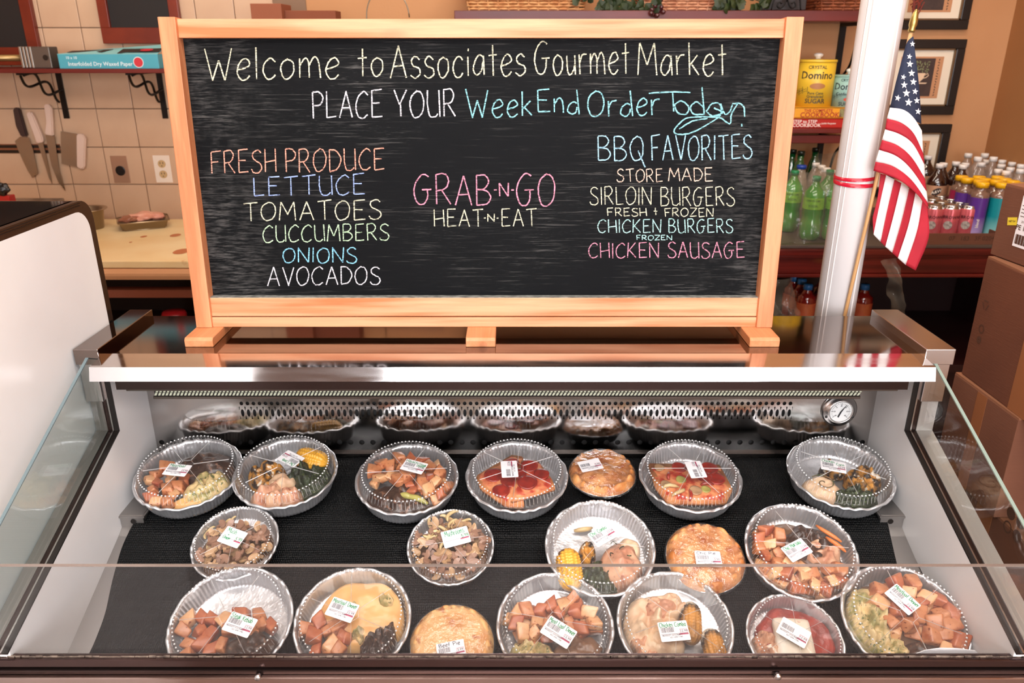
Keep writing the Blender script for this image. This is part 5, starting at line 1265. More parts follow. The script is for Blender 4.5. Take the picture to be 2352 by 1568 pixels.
# clear white-capped bottles
cb = [(2225, 352), (2263, 352), (2247, 360), (2283, 360), (2303, 367), (2268, 367), (2326, 372), (2346, 377), (2218, 374), (2255, 373), (2301, 377), (2322, 384), (2294, 388), (2345, 388), (2313, 392)]
ORD = ('first', 'second', 'third', 'fourth', 'fifth', 'sixth', 'seventh', 'eighth')
def ordn(lst, item, key): return ORD[sorted([q[0] for q in lst if key(q) == key(item)]).index(item[0])]
rowc = lambda q: 'rear' if q[1] <= 362 else ('middle' if q[1] <= 377 else 'front')
for k, (x, y) in enumerate(cb):
    p = on_table(x, y, .225 + (.02 if y < 365 else 0)); p.y = min(p.y, WY - .05); t = put(clearb, 'water_bottle', 'clear white capped bottle, %s from left in the %s row of the back cluster' % (ordn(cb, (x, y), rowc), rowc((x, y))), 'bottle', 'clear white capped bottles', p); t.scale = (1, 1, 1 + (.09 if y < 365 else 0))
# yellow-capped
TRZ = TZ + .004
yb_ = [(2210, 403, magb, 'magenta'), (2223, 408, purb, 'purple'), (2250, 404, purb, 'purple'), (2262, 409, purb, 'purple'), (2252, 413, purb, 'purple'), (2293, 404, magb, 'magenta'), (2309, 409, teab, 'teal'), (2290, 413, magb, 'magenta'), (2328, 414, teab, 'teal'), (2344, 420, teab, 'teal'), (2258, 418, purb, 'purple'), (2303, 419, teab, 'teal')]
for k, (x, y, ms, cn) in enumerate(yb_):
    p = on_table(x, y, .205); lb_ = {0: 'magenta bottle with yellow cap nearest the root beer', 1: 'purple bottle with yellow cap and vertical lettering, left end of the row', 10: 'large purple yellow-capped bottle, foremost beside the cans', 11: 'teal yellow-capped bottle beside the top cardboard box'}.get(k, cn + ' bottle with yellow cap, %s from left among the %s capped ones behind' % ((ORD + ('',))[min(8, sum(1 for i, q in enumerate(yb_) if i not in (0, 1, 10, 11) and q[0] < x))], 'yellow'))
    t = put(ms, 'tea_bottle', lb_, 'bottle', 'yellow capped drink bottles', p)
    if k in (1, 10):
        for s, zz in (('on', .075),) if k == 1 else (('blend', .060),):
            bm = text_bm(s, .014); Rr_ = .0325; a = R(face(p) + 18)
            for v in bm.verts: x_, y2 = -v.co.y, v.co.x; q = a + x_ / Rr_; v.co = Vector((Rr_ * math.cos(q), Rr_ * math.sin(q), zz + y2))
            obj_at('lettering', mesh('lettering', bm, mat('logo_cream')), t, (0, 0, 0))
# cans
canm = mat('can_pink', 'd8606a', .25, .4, col2='e07a80', nscale=30); rimm = mat('can_rim', 'c8c4c0', .2, 1)
bm = B(); lathe(bm, [(.024, 0), (.031, .006), (.0325, .012), (.0325, .104), (.031, .110)], 30, cap=(True, False)); can_b = mesh('body', bm, canm, True)
bm = B(); lathe(bm, [(.031, .110), (.0275, .119), (.0280, .1215), (.0265, .1215), (.0255, .118), (0, .118)], 30, cap=(False, False)); can_r = mesh('lid', bm, rimm, True)
bm = B(); box(bm, (-.006, -.012, .118), (.006, .008, .1192), .0005); can_t = mesh('pull_tab', bm, rimm)
cans = ((2148, 474), (2186, 474), (2227, 474), (2110, 474), (2165, 466), (2207, 466), (2144, 459), (2186, 459), (2163, 452), (2125, 453))
rowk = lambda q: {474: 'front', 466: 'second', 459: 'third'}.get(q[1], 'rear')
for k, (x, y) in enumerate(cans):
    p = atZ(x, y - 4, TZ + .1215) - Vector((0, 0, .1215))
    lb_ = {0: 'pink soda can in the front row, partly behind the flag', 1: 'pink soda can in the middle of the front row, left of the last can', 2: 'pink soda can at the right end of the front row'}.get(k, 'pink soda can, %s from left in the %s row of cans' % (ordn(cans, (x, y), rowk), rowk((x, y))))
    t = thing('soda_can', lb_, 'can', p, 'pink soda cans in the carton tray'); obj_at('body', can_b, t, (0, 0, 0)); l_ = obj_at('lid', can_r, t, (0, 0, 0)); obj_at('pull_tab', can_t, l_, (0, 0, 0), (0, 0, k))
    if k < 3:
        wrap_text(t, "DR. BROWN'S", .0155, .0330, .080, mat('can_print', '3a1018', .5), face(p)); bm = B(); cdisc(bm, .0334, face(p), .052, .015, .015); obj_at('round_badge', mesh('round_badge', bm, mat('badge_grey', '6b6460', .4, col2='b9b0a8', nscale=120)), t, (0, 0, 0))
# cardboard tray in front of the cans
tl, tr_ = atY(2095, 515, TY + .015), atY(2305, 518, TY + .015)
tray = thing('cardboard_tray', 'low cardboard tray holding the pink cans and yellow capped bottles', 'tray', (tl.x, TY + .015, TZ))
hx = .040
for nm_, lo, hi in (('side', (tl.x, TY + .012, TZ), (tr_.x, TY + .017, TZ + hx)), ('side', (tl.x, TY + .017, TZ), (tl.x + .004, 3.1, TZ + hx)), ('side', (tr_.x - .004, TY + .017, TZ), (tr_.x, 3.1, TZ + hx)), ('base', (tl.x, TY + .017, TZ), (tr_.x, 3.1, TZ + .0015))):
    bm = B(); box(bm, lo, hi); obj(nm_, bm, card, tray)
bm = text_bm('07   183   3F 0204', .022); bm.transform(Matrix.Translation((tl.x + .22, TY + .0115, TZ + .022)) @ Matrix.Rotation(R(90), 4, 'X')); obj('printed_code', bm, pr_, tray)
# red drinks on the lower shelf
for k, (x, y) in enumerate(((1857, 652), (1843, 640), (1826, 633), (1899, 648), (1988, 652), (1893, 632), (1955, 640))):
    p = atZ(x, y, LZ + .265) - Vector((0, 0, .265)); p.y = max(p.y, TY + .06); t = put(redb, 'juice_bottle', {0: 'red juice bottle with blue cap, front left under the table', 3: 'red juice bottle touching the left side of the pole, under the table', 4: 'red juice bottle seen right of the pole, under the table'}.get(k, 'red juice bottle with blue cap behind the front one, ' + {1: 'second row', 2: 'rearmost', 5: 'by the pole', 6: 'partly hidden'}.get(k, '')), 'bottle', 'red juice bottles under the table', p); t.scale = (1, 1, 1.325)
film_sheet('plastic_bag', 'shiny crumpled clear plastic bag by the right board post, under the table', ((1770, 640), (1815, 632), (1836, 740), (1766, 740)), 2.70, .05, 'plastic bag', seed=7)
film_sheet('plastic_bag', 'long clear plastic bag hanging below the table edge under the flag', ((2022, 600), (2060, 592), (2072, 728), (2040, 726)), 2.66, .05, 'plastic bag', seed=9)
p = atZ(1800, 728, LZ + .10); bm = B(); lathe(bm, [(.03, -.1), (.034, -.09), (.034, .0), (.03, .005), (0, .005)], 20, c=p); obj('dark_jar', bm, mat('dark_jar', '14100c', .2), None, 'dark jar under the crumpled bag beside the board post', 'jar', smooth=True)

# ============================================================ SHELVES AND WALL THINGS (right)
maho = mat('shelf_red', '6a1d16', .35, col2='581510', nscale=5, nstretch=(.4, 4, 4))
def shelf(label, px0, px1, yt, yb, Y):
    a, b = atY(px0, yt, Y), atY(px1, yb, Y); t = thing('wall_shelf', label, 'shelf', ((a.x + b.x) / 2, WY, b.z)); bm = B(); box(bm, (a.x, Y, b.z), (b.x, WY, a.z), .002); obj('board', bm, maho, t); return t, a.z, b.z
s1, z1t, z1b = shelf('long dark red shelf across the top with baskets on it', 1043, 2016, 24, 49, 3.12)
s2, z2t, z2b = shelf('dark red shelf carrying the cookbooks and sugar tins', 1700, 1990, 296, 306, 3.12)
bm = B(); a, b = atY(1700, 311, 3.13), atY(1986, 329, 3.13); box(bm, (a.x, 3.13, b.z), (b.x, 3.16, a.z), .002); obj('front_rail', bm, maho, s2)
for t_, zz, px in ((s1, z1b, 1977), (s2, a.z - .02, 1962)):
    q = atY(px, 100, 3.2).x; iron = mat('black_iron', '15110f', .4, .6); bm = B(); box(bm, (q - .012, WY - .012, zz - .40 if t_ is s1 else zz - .2), (q + .012, WY - .001, zz)); box(bm, (q - .012, 3.16, zz - .012), (q + .012, WY, zz)); 
    tube(bm, crom([Vector((q + .01, 3.18, zz - .012)), Vector((q + .01, 3.26, zz - .07)), Vector((q + .01, 3.30, zz - .16)), Vector((q + .01, WY - .01, zz - .22))], 6), .005, 8); obj('bracket', bm, iron, t_)
# cookbooks
def book(label, px0, px1, yt, yb, Y, cover, zb, tilt=0):
    a, b = atY(px0, yb, Y), atY(px1, yb, Y); h = atY(px0, yt, Y).z - a.z
    t = thing('cookbook', label, 'book', (a.x, Y, zb), 'cookbooks on the shelf', (0, 0, R(tilt))); W_ = b.x - a.x; bm = B()
    box(bm, (0, 0, 0), (W_, .18, .003)); box(bm, (0, 0, h - .003), (W_, .18, h)); box(bm, (0, 0, 0), (W_, .004, h), .001); obj('cover', bm, cover, t, local=True)
    bm = B(); box(bm, (.004, .004, .003), (W_ - .004, .176, h - .003)); obj('pages', bm, mat('pages', 'e8dcc6', .8), t, local=True); return t, W_, h
bkr, W1, H1 = book('red cookbook lying under the orange one', 1812, 1972, 270, 293, 3.14, mat('cover_red', 'b3231c', .3), z2t)
bko, W2, H2 = book('orange cookbook lying on the red one, under the sugar tins', 1824, 1980, 243, 268, 3.145, mat('cover_orange', 'e8a028', .3), z2t + H1)
def spine(t, s, size, x, z, m_, nm='title'):
    bm = text_bm(s, size, 'LEFT'); bm.transform(Matrix.Translation((x, -.0015, z)) @ Matrix.Rotation(R(90), 4, 'X')); obj(nm, bm, m_, t, local=True)
redt = mat('title_red', 'b0301c', .5); wht = mat('title_white', 'f4e4dc', .5)
spine(bko, 'THE COMPLETE', .016, .035, H2 * .70, redt); spine(bko, 'COOKBOOK', .026, .022, H2 * .30, redt); spine(bkr, 'STEP to STEP', .017, .012, H1 * .68, wht); spine(bkr, 'COOKBOOK', .019, .012, H1 * .30, wht); spine(bkr, 'Judith Ferguson', .009, .125, H1 * .5, wht)
bm = B(); box(bm, (W2 * .66, -.001, H2 * .12), (W2 * .83, .001, H2 * .88)); obj('cover_picture', bm, mat('cover_picture', '6a3a2a', .5, col2='9aa06a', nscale=60), bko, local=True)
# sugar tins
def tin(label, pxl, pxr, yt, ytop_knob, yb, Y, m_, lines, zb):
    a, b = atY(pxl, yb, Y), atY(pxr, yb, Y); r_ = (b.x - a.x) / 2; cx = (a.x + b.x) / 2; h = atY(pxl, yt, Y).z - zb
    t = thing('sugar_tin', label, 'tin', (cx, Y + r_, zb), 'sugar tins on the cookbooks'); bm = B(); lathe(bm, [(r_, 0), (r_, h * .93)], 48, cap=(True, True)); obj('body', bm, m_, t, local=True, smooth=False)
    for p_ in t.children[0].data.polygons: p_.use_smooth = abs(p_.normal.z) < .5
    bm = B(); lathe(bm, [(r_ * 1.015, h * .93), (r_ * 1.03, h * .945), (r_ * 1.03, h * .985), (r_ * .97, h * .99), (r_ * .9, h * .985), (0, h)], 48); ld = obj('lid', bm, m_, t, local=True, smooth=True)
    bm = B(); kh = atY(pxl, ytop_knob, Y).z - zb - h; lathe(bm, [(r_ * .16, h), (r_ * .14, h + kh * .3), (r_ * .24, h + kh * .5), (r_ * .25, h + kh * .8), (r_ * .12, h + kh), (0, h + kh)], 24, cap=(True, False)); obj('knob', bm, mat('knob_white', 'eeeae6', .3), ld, local=True, smooth=True)
    fa = face((cx, Y)) + 4
    for s, sz, zz, mm_, dx in lines: wrap_text(t, s, sz * r_, r_ * 1.006, h * zz, mm_, fa + dx)
    return t, r_, h, fa
ink = mat('tin_ink', '18202e', .5); rd = mat('tin_red', 'c8452a', .5)
zt2 = z2t + H1 + H2
t1, r1, hh1, fa1 = tin('tall yellow sugar tin with black lettering, left of the blue tin', 1839, 1922, 136, 122, 240, 3.16, mat('tin_yellow', 'e2bb35', .35), [('CRYSTAL', .24, .83, ink, 0), ('Domino', .55, .66, ink, 2), ('Pure Cane', .20, .29, ink, 2), ('Granulated', .20, .22, ink, 2), ('SUGAR', .34, .12, ink, 3)], zt2)
t2, r2, hh2, fa2 = tin('smaller pale blue sugar tin, half hidden behind the pole', 1921, 1990, 172, 158, 244, 3.15, mat('tin_blue', '8fbab4', .35), [('CRYSTAL', .24, .83, ink, -4), ('Domino', .60, .63, ink, 0), ('Confectioners', .28, .40, ink, 0), ('SUGAR', .34, .09, ink, 0)], zt2)
for t_, r_, h_, fa_, cc in ((t1, r1, hh1, fa1, mat('sugar_brown', 'b07848', .5)), (t2, r2, hh2, fa2, rd)):
    bm = B(); cdisc(bm, r_ * 1.007, fa_ + (6 if t_ is t1 else 10), h_ * (.44 if t_ is t1 else .24), r_ * .42, h_ * .065)
    obj_at('print', mesh('print', bm, cc), t_, (0, 0, 0))
    for dx in (-38, -55):   # domino tiles printed as outlines with pips
        bm = B(); a0 = R(fa_ + dx)
        def cq(u, v): return Vector((r_ * 1.008 * math.cos(a0 + u / r_), r_ * 1.008 * math.sin(a0 + u / r_), h_ * .33 + v))
        def rq(x0_, y0_, x1_, y1_): bm.faces.new([bm.verts.new(cq(x, y + .4 * x)) for x, y in ((x0_, y0_), (x1_, y0_), (x1_, y1_), (x0_, y1_))])
        s_ = r_ * .26
        for q in ((-s_, -s_ * .5, s_, -s_ * .42), (-s_, s_ * .42, s_, s_ * .5), (-s_, -s_ * .5, -s_ * .9, s_ * .5), (s_ * .9, -s_ * .5, s_, s_ * .5), (-.04 * s_, -s_ * .5, .04 * s_, s_ * .5)): rq(*q)
        for ux in (-.6, -.3, .3, .6):
            for vy in (-.22, .22): rq(s_ * ux - s_ * .07, s_ * vy - s_ * .07, s_ * ux + s_ * .07, s_ * vy + s_ * .07)
        obj_at('domino_print', mesh('domino_print', bm, ink), t_, (0, 0, 0))
# pictures
def picture(label, px0, px1, yt, yb, seed, cup=True):
    Y = WY - .022; a, b = atY(px1, yb, Y), atY(px1, yt, Y); xr_ = (a.x + b.x) / 2; z0, z1 = a.z, b.z; xl_ = xr_ - .33
    t = thing('framed_picture', label, 'picture', (xl_, WY, z0), 'framed prints on the back wall'); fw = .036
    fm = mat('frame_black', '1e1815', .35); gm = mat('frame_gold_line', '7a6248', .35, .5)
    for lo, hi in (((xl_, z1 - fw), (xr_, z1)), ((xl_, z0), (xr_, z0 + fw)), ((xl_, z0 + fw), (xl_ + fw, z1 - fw)), ((xr_ - fw, z0 + fw), (xr_, z1 - fw))):
        bm = B(); box(bm, (lo[0], Y, lo[1]), (hi[0], WY - .001, hi[1]), .003); obj('frame_side', bm, fm, t)
    bm = B(); g_ = .006
    for lo, hi in (((xl_ + fw, z1 - fw - g_), (xr_ - fw, z1 - fw)), ((xl_ + fw, z0 + fw), (xr_ - fw, z0 + fw + g_)), ((xl_ + fw, z0 + fw), (xl_ + fw + g_, z1 - fw)), ((xr_ - fw - g_, z0 + fw), (xr_ - fw, z1 - fw))): box(bm, (lo[0], Y + .002, lo[1]), (hi[0], WY - .001, hi[1]))
    obj('inner_lip', bm, gm, t)
    bm = B(); box(bm, (xl_ + fw, Y + .010, z0 + fw), (xr_ - fw, WY - .001, z1 - fw)); mt = obj('mat_board', bm, mat('mat_board', 'e6d8c2', .7), t)
    Yp = Y + .0095; cx, cz = (xl_ + xr_) / 2, (z0 + z1) / 2; hw, hh = (xr_ - xl_) * .265, (z1 - z0) * .275
    bm = B(); box(bm, (cx - hw, Yp - .0006, cz - hh), (cx + hw, Yp, cz + hh)); obj('print_border', bm, mat('print_border', 'c08a62', .7), mt)
    bm = B(); box(bm, (cx - hw * .80, Yp - .0012, cz - hh * .9), (cx + hw * .62, Yp - .0006, cz + hh * .92)); obj('print', bm, mat('print_dark', '3a2a26', .7, col2='44322c', nscale=40), mt)
    if cup:
        bm = B(); prism(bm, [Vector((cx + x * hw, Yp - .0018, cz + z * hh)) for x, z in ((-.55, .22), (.25, .22), (.18, -.05), (.02, -.22), (-.32, -.22), (-.48, -.05))], (0, .0005, 0)); prism(bm, [Vector((cx + x * hw, Yp - .0018, cz + z * hh)) for x, z in ((-.62, -.24), (.40, -.24), (.34, -.30), (-.56, -.30))], (0, .0005, 0))
        tube(bm, [Vector((cx + x * hw, Yp - .0016, cz + z * hh)) for x, z in ((.23, .12), (.36, .20), (.40, .10), (.30, .0), (.17, -.03))], .0018, 6); obj('cup_print', bm, mat('cup_cream', 'dfc0a0', .7), mt)
        bm = B(); r_ = random.Random(seed)
        for k in range(60):
            x, z = cx + r_.uniform(-.55, .35) * hw, cz + r_.uniform(.26, .78) * hh; a_ = r_.uniform(0, 6); d = Vector((math.cos(a_), 0, math.sin(a_))) * .0055; n_ = Vector((-d.z, 0, d.x)) * .35; c = Vector((x, Yp - .0016, z)); bm.faces.new([bm.verts.new(v) for v in (c - d, c + n_, c + d, c - n_)])
        obj('leaf_print', bm, mat('leaf_print', '8c9468', .7), mt)
    bm = B(); r_ = random.Random(seed + 3)
    for k in range(14):
        c = Vector((cx + hw * .80, Yp - .0010, cz + hh * (-.85 + 1.7 * k / 13))); a_ = r_.uniform(0, 6); d = Vector((math.cos(a_), 0, math.sin(a_))) * .006; n_ = Vector((-d.z, 0, d.x)) * .4; bm.faces.new([bm.verts.new(v) for v in (c - d, c + n_, c + d, c - n_)])
    obj('vine_print', bm, mat('vine_print', '40302a', .7), mt)
picture('black framed print at the top right, lower edge showing above the teacup print', 2000, 2240, -115, 68, 1, False)
picture('black framed teacup print behind the flag, middle of the column', 2000, 2206, 90, 264, 2)
picture('black framed print lowest in the column, above the root beer', 2000, 2172, 285, 452, 3)

# ============================================================ TOP SHELF THINGS
wk = mat('wicker', 'd6a26c', .6, col2='b87a48', nscale=40); wk2 = mat('wicker_brown', '96512e', .6, col2='6e3519', nscale=40); wk3 = mat('wicker_rose', 'cf9a78', .6, col2='a86a4c', nscale=40)
def basket(label, px0, px1, Y, m_, h=.11, flare=.12, depth=.2):
    a, b = atY(px0, 24, Y), atY(px1, 24, Y); W_ = b.x - a.x; t = thing('wicker_basket', label, 'basket', ((a.x + b.x) / 2, Y + depth / 2, z1t), 'wicker baskets on the top shelf')
    D_ = min(depth, WY - Y - .02); n = int(W_ / .018) ; nd = int(D_ / .018); per = []
    for i in range(n): per.append((-W_ / 2 + W_ * i / n, -D_ / 2))
    for i in range(nd): per.append((W_ / 2, -D_ / 2 + D_ * i / nd))
    for i in range(n): per.append((W_ / 2 - W_ * i / n, D_ / 2))
    for i in range(nd): per.append((-W_ / 2, D_ / 2 - D_ * i / nd))
    if len(per) % 2: per.pop()
    bm = B(); rows = int(h / .0105)
    for j in range(rows):
        z = .006 + j * .0105; f = 1 + flare * z / h; P = []
        for i, (x, y) in enumerate(per):
            o = .003 * (1 if (i + j) % 2 else -1); nn_ = Vector((x / W_, y / D_, 0)).normalized(); P.append(Vector((x * f + nn_.x * o, y * f + nn_.y * o, z + random.uniform(-.001, .001))))
        tube(bm, P, .0046, 6, closed=True)
    obj('weave', bm, m_, t, local=True, smooth=True)
    for i in range(0, len(per), 2):
        x, y = per[i]; 
        if y > 0: continue
        bm = B(); tube(bm, [Vector((x, y, 0)), Vector((x * (1 + flare), y * (1 + flare), h))], .0032, 6); obj('stake', bm, m_, t, local=True)
    bm = B(); tube(bm, [Vector((x * (1 + flare), y * (1 + flare), h)) for x, y in per], .008, 8, closed=True); obj('rim', bm, m_, t, local=True, smooth=True)
    bm = B(); box(bm, (-W_ / 2, -D_ / 2, .001), (W_ / 2, D_ / 2, .006)); obj('base', bm, m_, t, local=True)
basket('pale straw wicker basket at the left of the top shelf', 1078, 1338, 3.15, wk); basket('rose brown wicker basket in the middle of the top shelf', 1482, 1636, 3.16, wk3, .09, .1); basket('dark brown wicker basket on the top shelf next to the pole', 1888, 2020, 3.15, wk2, .10, .25)
lf = mat('garland_leaf', '1a2610', .5, col2='2a3a18', nscale=20); gr = mat('grape', '4a1c22', .2, spec=.7)
def garland(label, px, py, Y, n, seed, hang, wd=.12):
    r_ = random.Random(seed); c0 = atY(px, py, Y); t = thing('leaf_garland', label, 'garland', c0, 'artificial leaf garlands on the top shelf')
    bm = B(); pts = [Vector(((k / 4 - .5) * wd, r_.uniform(-.01, .01), .02 + .02 * math.sin(k))) for k in range(5)]; tube(bm, pts, .002, 6); obj('stem', bm, lf, t, local=True)
    for k in range(n):
        L_ = .045; bm = B(); o = [Vector((math.sin(q) * .34 * L_ * (1 + .25 * math.cos(5 * q)), 0, -L_ * .5 + L_ * .5 * math.cos(q))) for q in [R(24 * i) for i in range(15)]]; c = bm.verts.new((0, -.004, -L_ * .5)); vs = [bm.verts.new(x) for x in o]
        for i in range(15): bm.faces.new((c, vs[i], vs[(i + 1) % 15]))
        me = mesh('leaf', bm, lf); obj_at('leaf', me, t, (r_.uniform(-.5, .5) * wd, r_.uniform(-.03, .0), r_.uniform(hang, .06)), (r_.uniform(-.5, .5), r_.uniform(-.9, .9), r_.uniform(-.6, .6)))
gl = garland('dark leaf garland between the first two baskets', 1400, 12, 3.16, 34, 3, .0, .26); garland('dark leaf garland between the second basket and the picture easel', 1700, 14, 3.16, 26, 4, .0, .20); garland('green leaf spray hanging over the shelf edge above the board', 1508, 14, 3.10, 4, 6, -.01, .03)
t = thing('grape_bunch', 'small bunch of dark red grapes hanging over the top shelf edge', 'grapes', atY(1512, 12, 3.10)); r_ = random.Random(9); bm = B(); bmesh.ops.create_icosphere(bm, subdivisions=2, radius=.009); gm_ = mesh('grape', bm, gr, True)
for k in range(16): obj_at('grape', gm_, t, (r_.uniform(-.024, .024), r_.uniform(-.008, .008), -.035 + k * .004))
# easel with small plate
e0 = atY(1805, 24, 3.14); t = thing('scroll_easel', 'curled black iron easel on the top shelf holding a dark framed plaque', 'easel', (e0.x, 3.14, z1t)); bm = B()
ironm = mat('black_iron')
for s in (-1, 1):
    for pts in ([(0, .05), (s * .02, .058), (s * .045, .04), (s * .055, 0)], [(0, .045), (s * .008, .02), (s * .022, .006), (s * .034, .014), (s * .028, .026), (s * .018, .022)]): tube(bm, crom([Vector((x, 0, z + .002)) for x, z in pts], 5), .0028, 6)
tube(bm, [Vector((0, 0, .03)), Vector((0, 0, .12))], .003, 6); obj('scrollwork', bm, ironm, t, local=True, smooth=True)
pq = thing('dark_plaque', 'dark framed plaque leaning on the iron easel', 'plaque', (e0.x, 3.17, z1t + .002)); bm = B(); box(bm, (-.085, 0, 0), (.085, .012, .20), .003); obj('panel', bm, mat('plaque_dark', '1d1210', .4), pq, local=True)
bm = B(); box(bm, (-.078, -.002, .005), (-.072, .001, .19)); obj('gilt_edge', bm, mat('frame_gold_line'), pq, local=True)
# left of the baskets: brown box, wire handle
zsh = atY(-60, 158, 3.08).z + .001; a, b = atY(577, 38, 3.1), atY(648, 8, 3.1); a.z = zsh
t = thing('brown_box', 'plain brown cardboard box on the shelf above the board', 'box', (a.x, 3.1, a.z)); bm = B()
c = atY(645, 8, 3.1).x; box(bm, (0, 0, .0), (c - a.x, .14, b.z - a.z), .002); M_ = Matrix.Identity(4); obj('carton', bm, mat('brown_carton', '91543a', .8), t, local=True)
bm = B(); box(bm, (c - a.x, .04, 0), (atY(770, 25, 3.14).x - a.x, .14, atY(700, 24, 3.14).z - a.z), .002); obj('lid_end', bm, mat('brown_carton_side', '84482f', .8), t, local=True)
p0 = atY(842, 40, 3.1); p1 = atY(940, 40, 3.1); rr_ = (p1.x - p0.x) / 2; bm = B(); tube(bm, [Vector(((p0.x + p1.x) / 2 + rr_ * math.cos(R(q)), 3.1, p0.z + rr_ * 1.25 * math.sin(R(q)))) for q in range(0, 181, 9)] + [Vector((p0.x, 3.1, atY(-60, 158, 3.08).z))], .0022, 8); obj('wire_handle', bm, mat('wire', '8c8474', .3, .9), None, 'thin curved metal wire handle rising behind the top of the board', 'wire', smooth=True)
# hanging red raffia by the top picture
p = atY(2106, 14, 3.3); t = thing('raffia_bow', 'dark red raffia bow hanging right of the pole top', 'bow', p)
for k in range(7):
    a_ = random.uniform(0, 6); bm = B(); tube(bm, crom([Vector((0, 0, .02)), Vector((.03 * math.cos(a_), 0, .02 + .03 * math.sin(a_))), Vector((.02 * math.cos(a_ + 1), -.01, .01)), Vector((-.005, 0, -.04 - .01 * k))], 5), .0025, 6); obj('strand', bm, mat('raffia', '7a2a1c', .6), t, local=True)

# ============================================================ LEFT WALL THINGS
SY = 3.08
a, b = atY(-60, 158, SY), atY(1000, 168, SY); zs = a.z
ls = thing('wall_shelf', 'dark red shelf on the tiled wall with the blue box', 'shelf', (-1.5, WY, b.z)); bm = B(); box(bm, (-2.7, SY, b.z), (b.x, WY - .012, a.z), .002); obj('board', bm, maho, ls)
def bracket(px_wall):
    q = atY(px_wall, 220, WY - .02).x; zb_ = atY(150, 272, WY - .02).z; bm = B(); box(bm, (q - .011, WY - .022, zb_), (q + .011, WY - .012, b.z)); box(bm, (q - .010, SY + .03, b.z - .008), (q + .010, WY - .012, b.z))
    P0, P1 = Vector((q, SY + .05, b.z - .01)), Vector((q, WY - .02, zb_ + .09)); n = 40
    for ph in (0, math.pi): tube(bm, [P0.lerp(P1, i / n) + Vector((.006 * math.cos(ph), .022 * math.sin(2.5 * 2 * math.pi * i / n / 2 + ph), .022 * math.sin(2.5 * 2 * math.pi * i / n / 2 + ph))) for i in range(n + 1)], .005, 6)
    return obj('bracket', bm, ironm, ls)
bracket(143); bracket(372)
# blue box
p0 = atY(137, 155, 3.10); p1 = atY(366, 155, 3.10); hB = atY(137, 122, 3.10).z - p0.z; W_ = p1.x - p0.x
t = thing('wax_paper_box', 'light blue carton of waxed paper on the left shelf', 'box', (p0.x, 3.10, a.z)); blu = mat('box_blue', '4aa3b4', .45); bm = B()
vs = box(bm, (0, 0, 0), (W_, .15, hB), .002); obj('carton', bm, blu, t, local=True)
bm = B(); prism(bm, [Vector((0, 0, hB)), Vector((W_, 0, hB)), Vector((W_ - .01, .15, hB + .035)), Vector((.04, .15, hB + .012))], (0, 0, .0015)); obj('top_flap', bm, mat('box_blue_top', '86c4c8', .5), t, local=True)
bm = B(); prism(bm, [Vector((W_ * x, y, hB + .0025 + z)) for x, y, z in ((.06, .03, .003), (.3, .05, .006), (.42, .02, .004), (.48, .07, .014), (.06, .07, .008))], (0, 0, .0015)); prism(bm, [Vector((W_ * x, y, hB + .0025 + z)) for x, y, z in ((.60, .0, .0), (.66, .02, .004), (1.0, .02, .006), (.98, .07, .017), (.58, .07, .015))], (0, 0, .0015)); obj('open_slot', bm, mat('slot_dark', '2c221c', .7), t, local=True)
wt = mat('box_print_white', 'd8ecee', .5); rdp = mat('box_print_red', 'c8303a', .5)
spine(t, 'Interfolded Dry Waxed Paper', .020, .035, hB * .32, wt, 'lettering'); spine(t, '10 x 10', .014, .03, hB * .75, wt, 'lettering')
for x, z, r0 in ((W_ * .80, hB * .45, .017),):
    bm = B(); lathe(bm, [(0, .0016), (r0, .0016)], 24, cap=(False, False)); bm.transform(Matrix.Translation((x, 0, z)) @ Matrix.Rotation(R(90), 4, 'X')); o_ = obj('red_oval', bm, rdp, t, local=True); bm = ring_bm(r0 * .9, r0 * 1.15); bm.transform(Matrix.Translation((x, -.0014, z)) @ Matrix.Rotation(R(90), 4, 'X')); obj('oval_rim', bm, wt, o_, local=True)
bm = B(); lathe(bm, [(0, 0), (.024, 0)], 24, cap=(False, False)); bm.transform(Matrix.Translation((W_ * .86, .035, hB + .0155)) @ Matrix.Rotation(R(12), 4, 'X') @ Matrix.Diagonal((1, .8, 1, 1))); obj('red_oval', bm, rdp, t, local=True)
# tenderizer
p0 = atY(48, 150, 3.12); t = thing('meat_tenderizer', 'metal meat tenderizer with ridged head on the left shelf', 'tenderizer', (p0.x, 3.12, a.z)); al = mat('cast_aluminium', 'a8a39c', .35, .9)
W_ = atY(120, 150, 3.12).x - p0.x; h_ = .078; bm = B(); box(bm, (.045, 0, 0), (W_, .06, h_), .004); obj('head', bm, mat('head_grey', '6b625a', .4, .7), t, local=True)
for k in range(4):
    bm = B(); box(bm, (.004 + k * .0125, -.002, .002), (.0135 + k * .0125, .062, h_), .002); obj('ridge', bm, al, t, local=True)
bm = B(); lathe(bm, [(0, .0005), (.010, .0005)], 18, cap=(False, False)); bm.transform(Matrix.Translation((.100, -.0022, h_ * .5)) @ Matrix.Rotation(R(90), 4, 'X')); obj('socket', bm, blk, t, local=True)
bm = B(); tube(bm, [Vector((.004, .03, h_ * .48)), Vector((-.30, .03, h_ * .46))], .012, 14); obj('handle', bm, mat('handle_gilt', '9a7c4e', .3, .6), t, local=True, smooth=True)
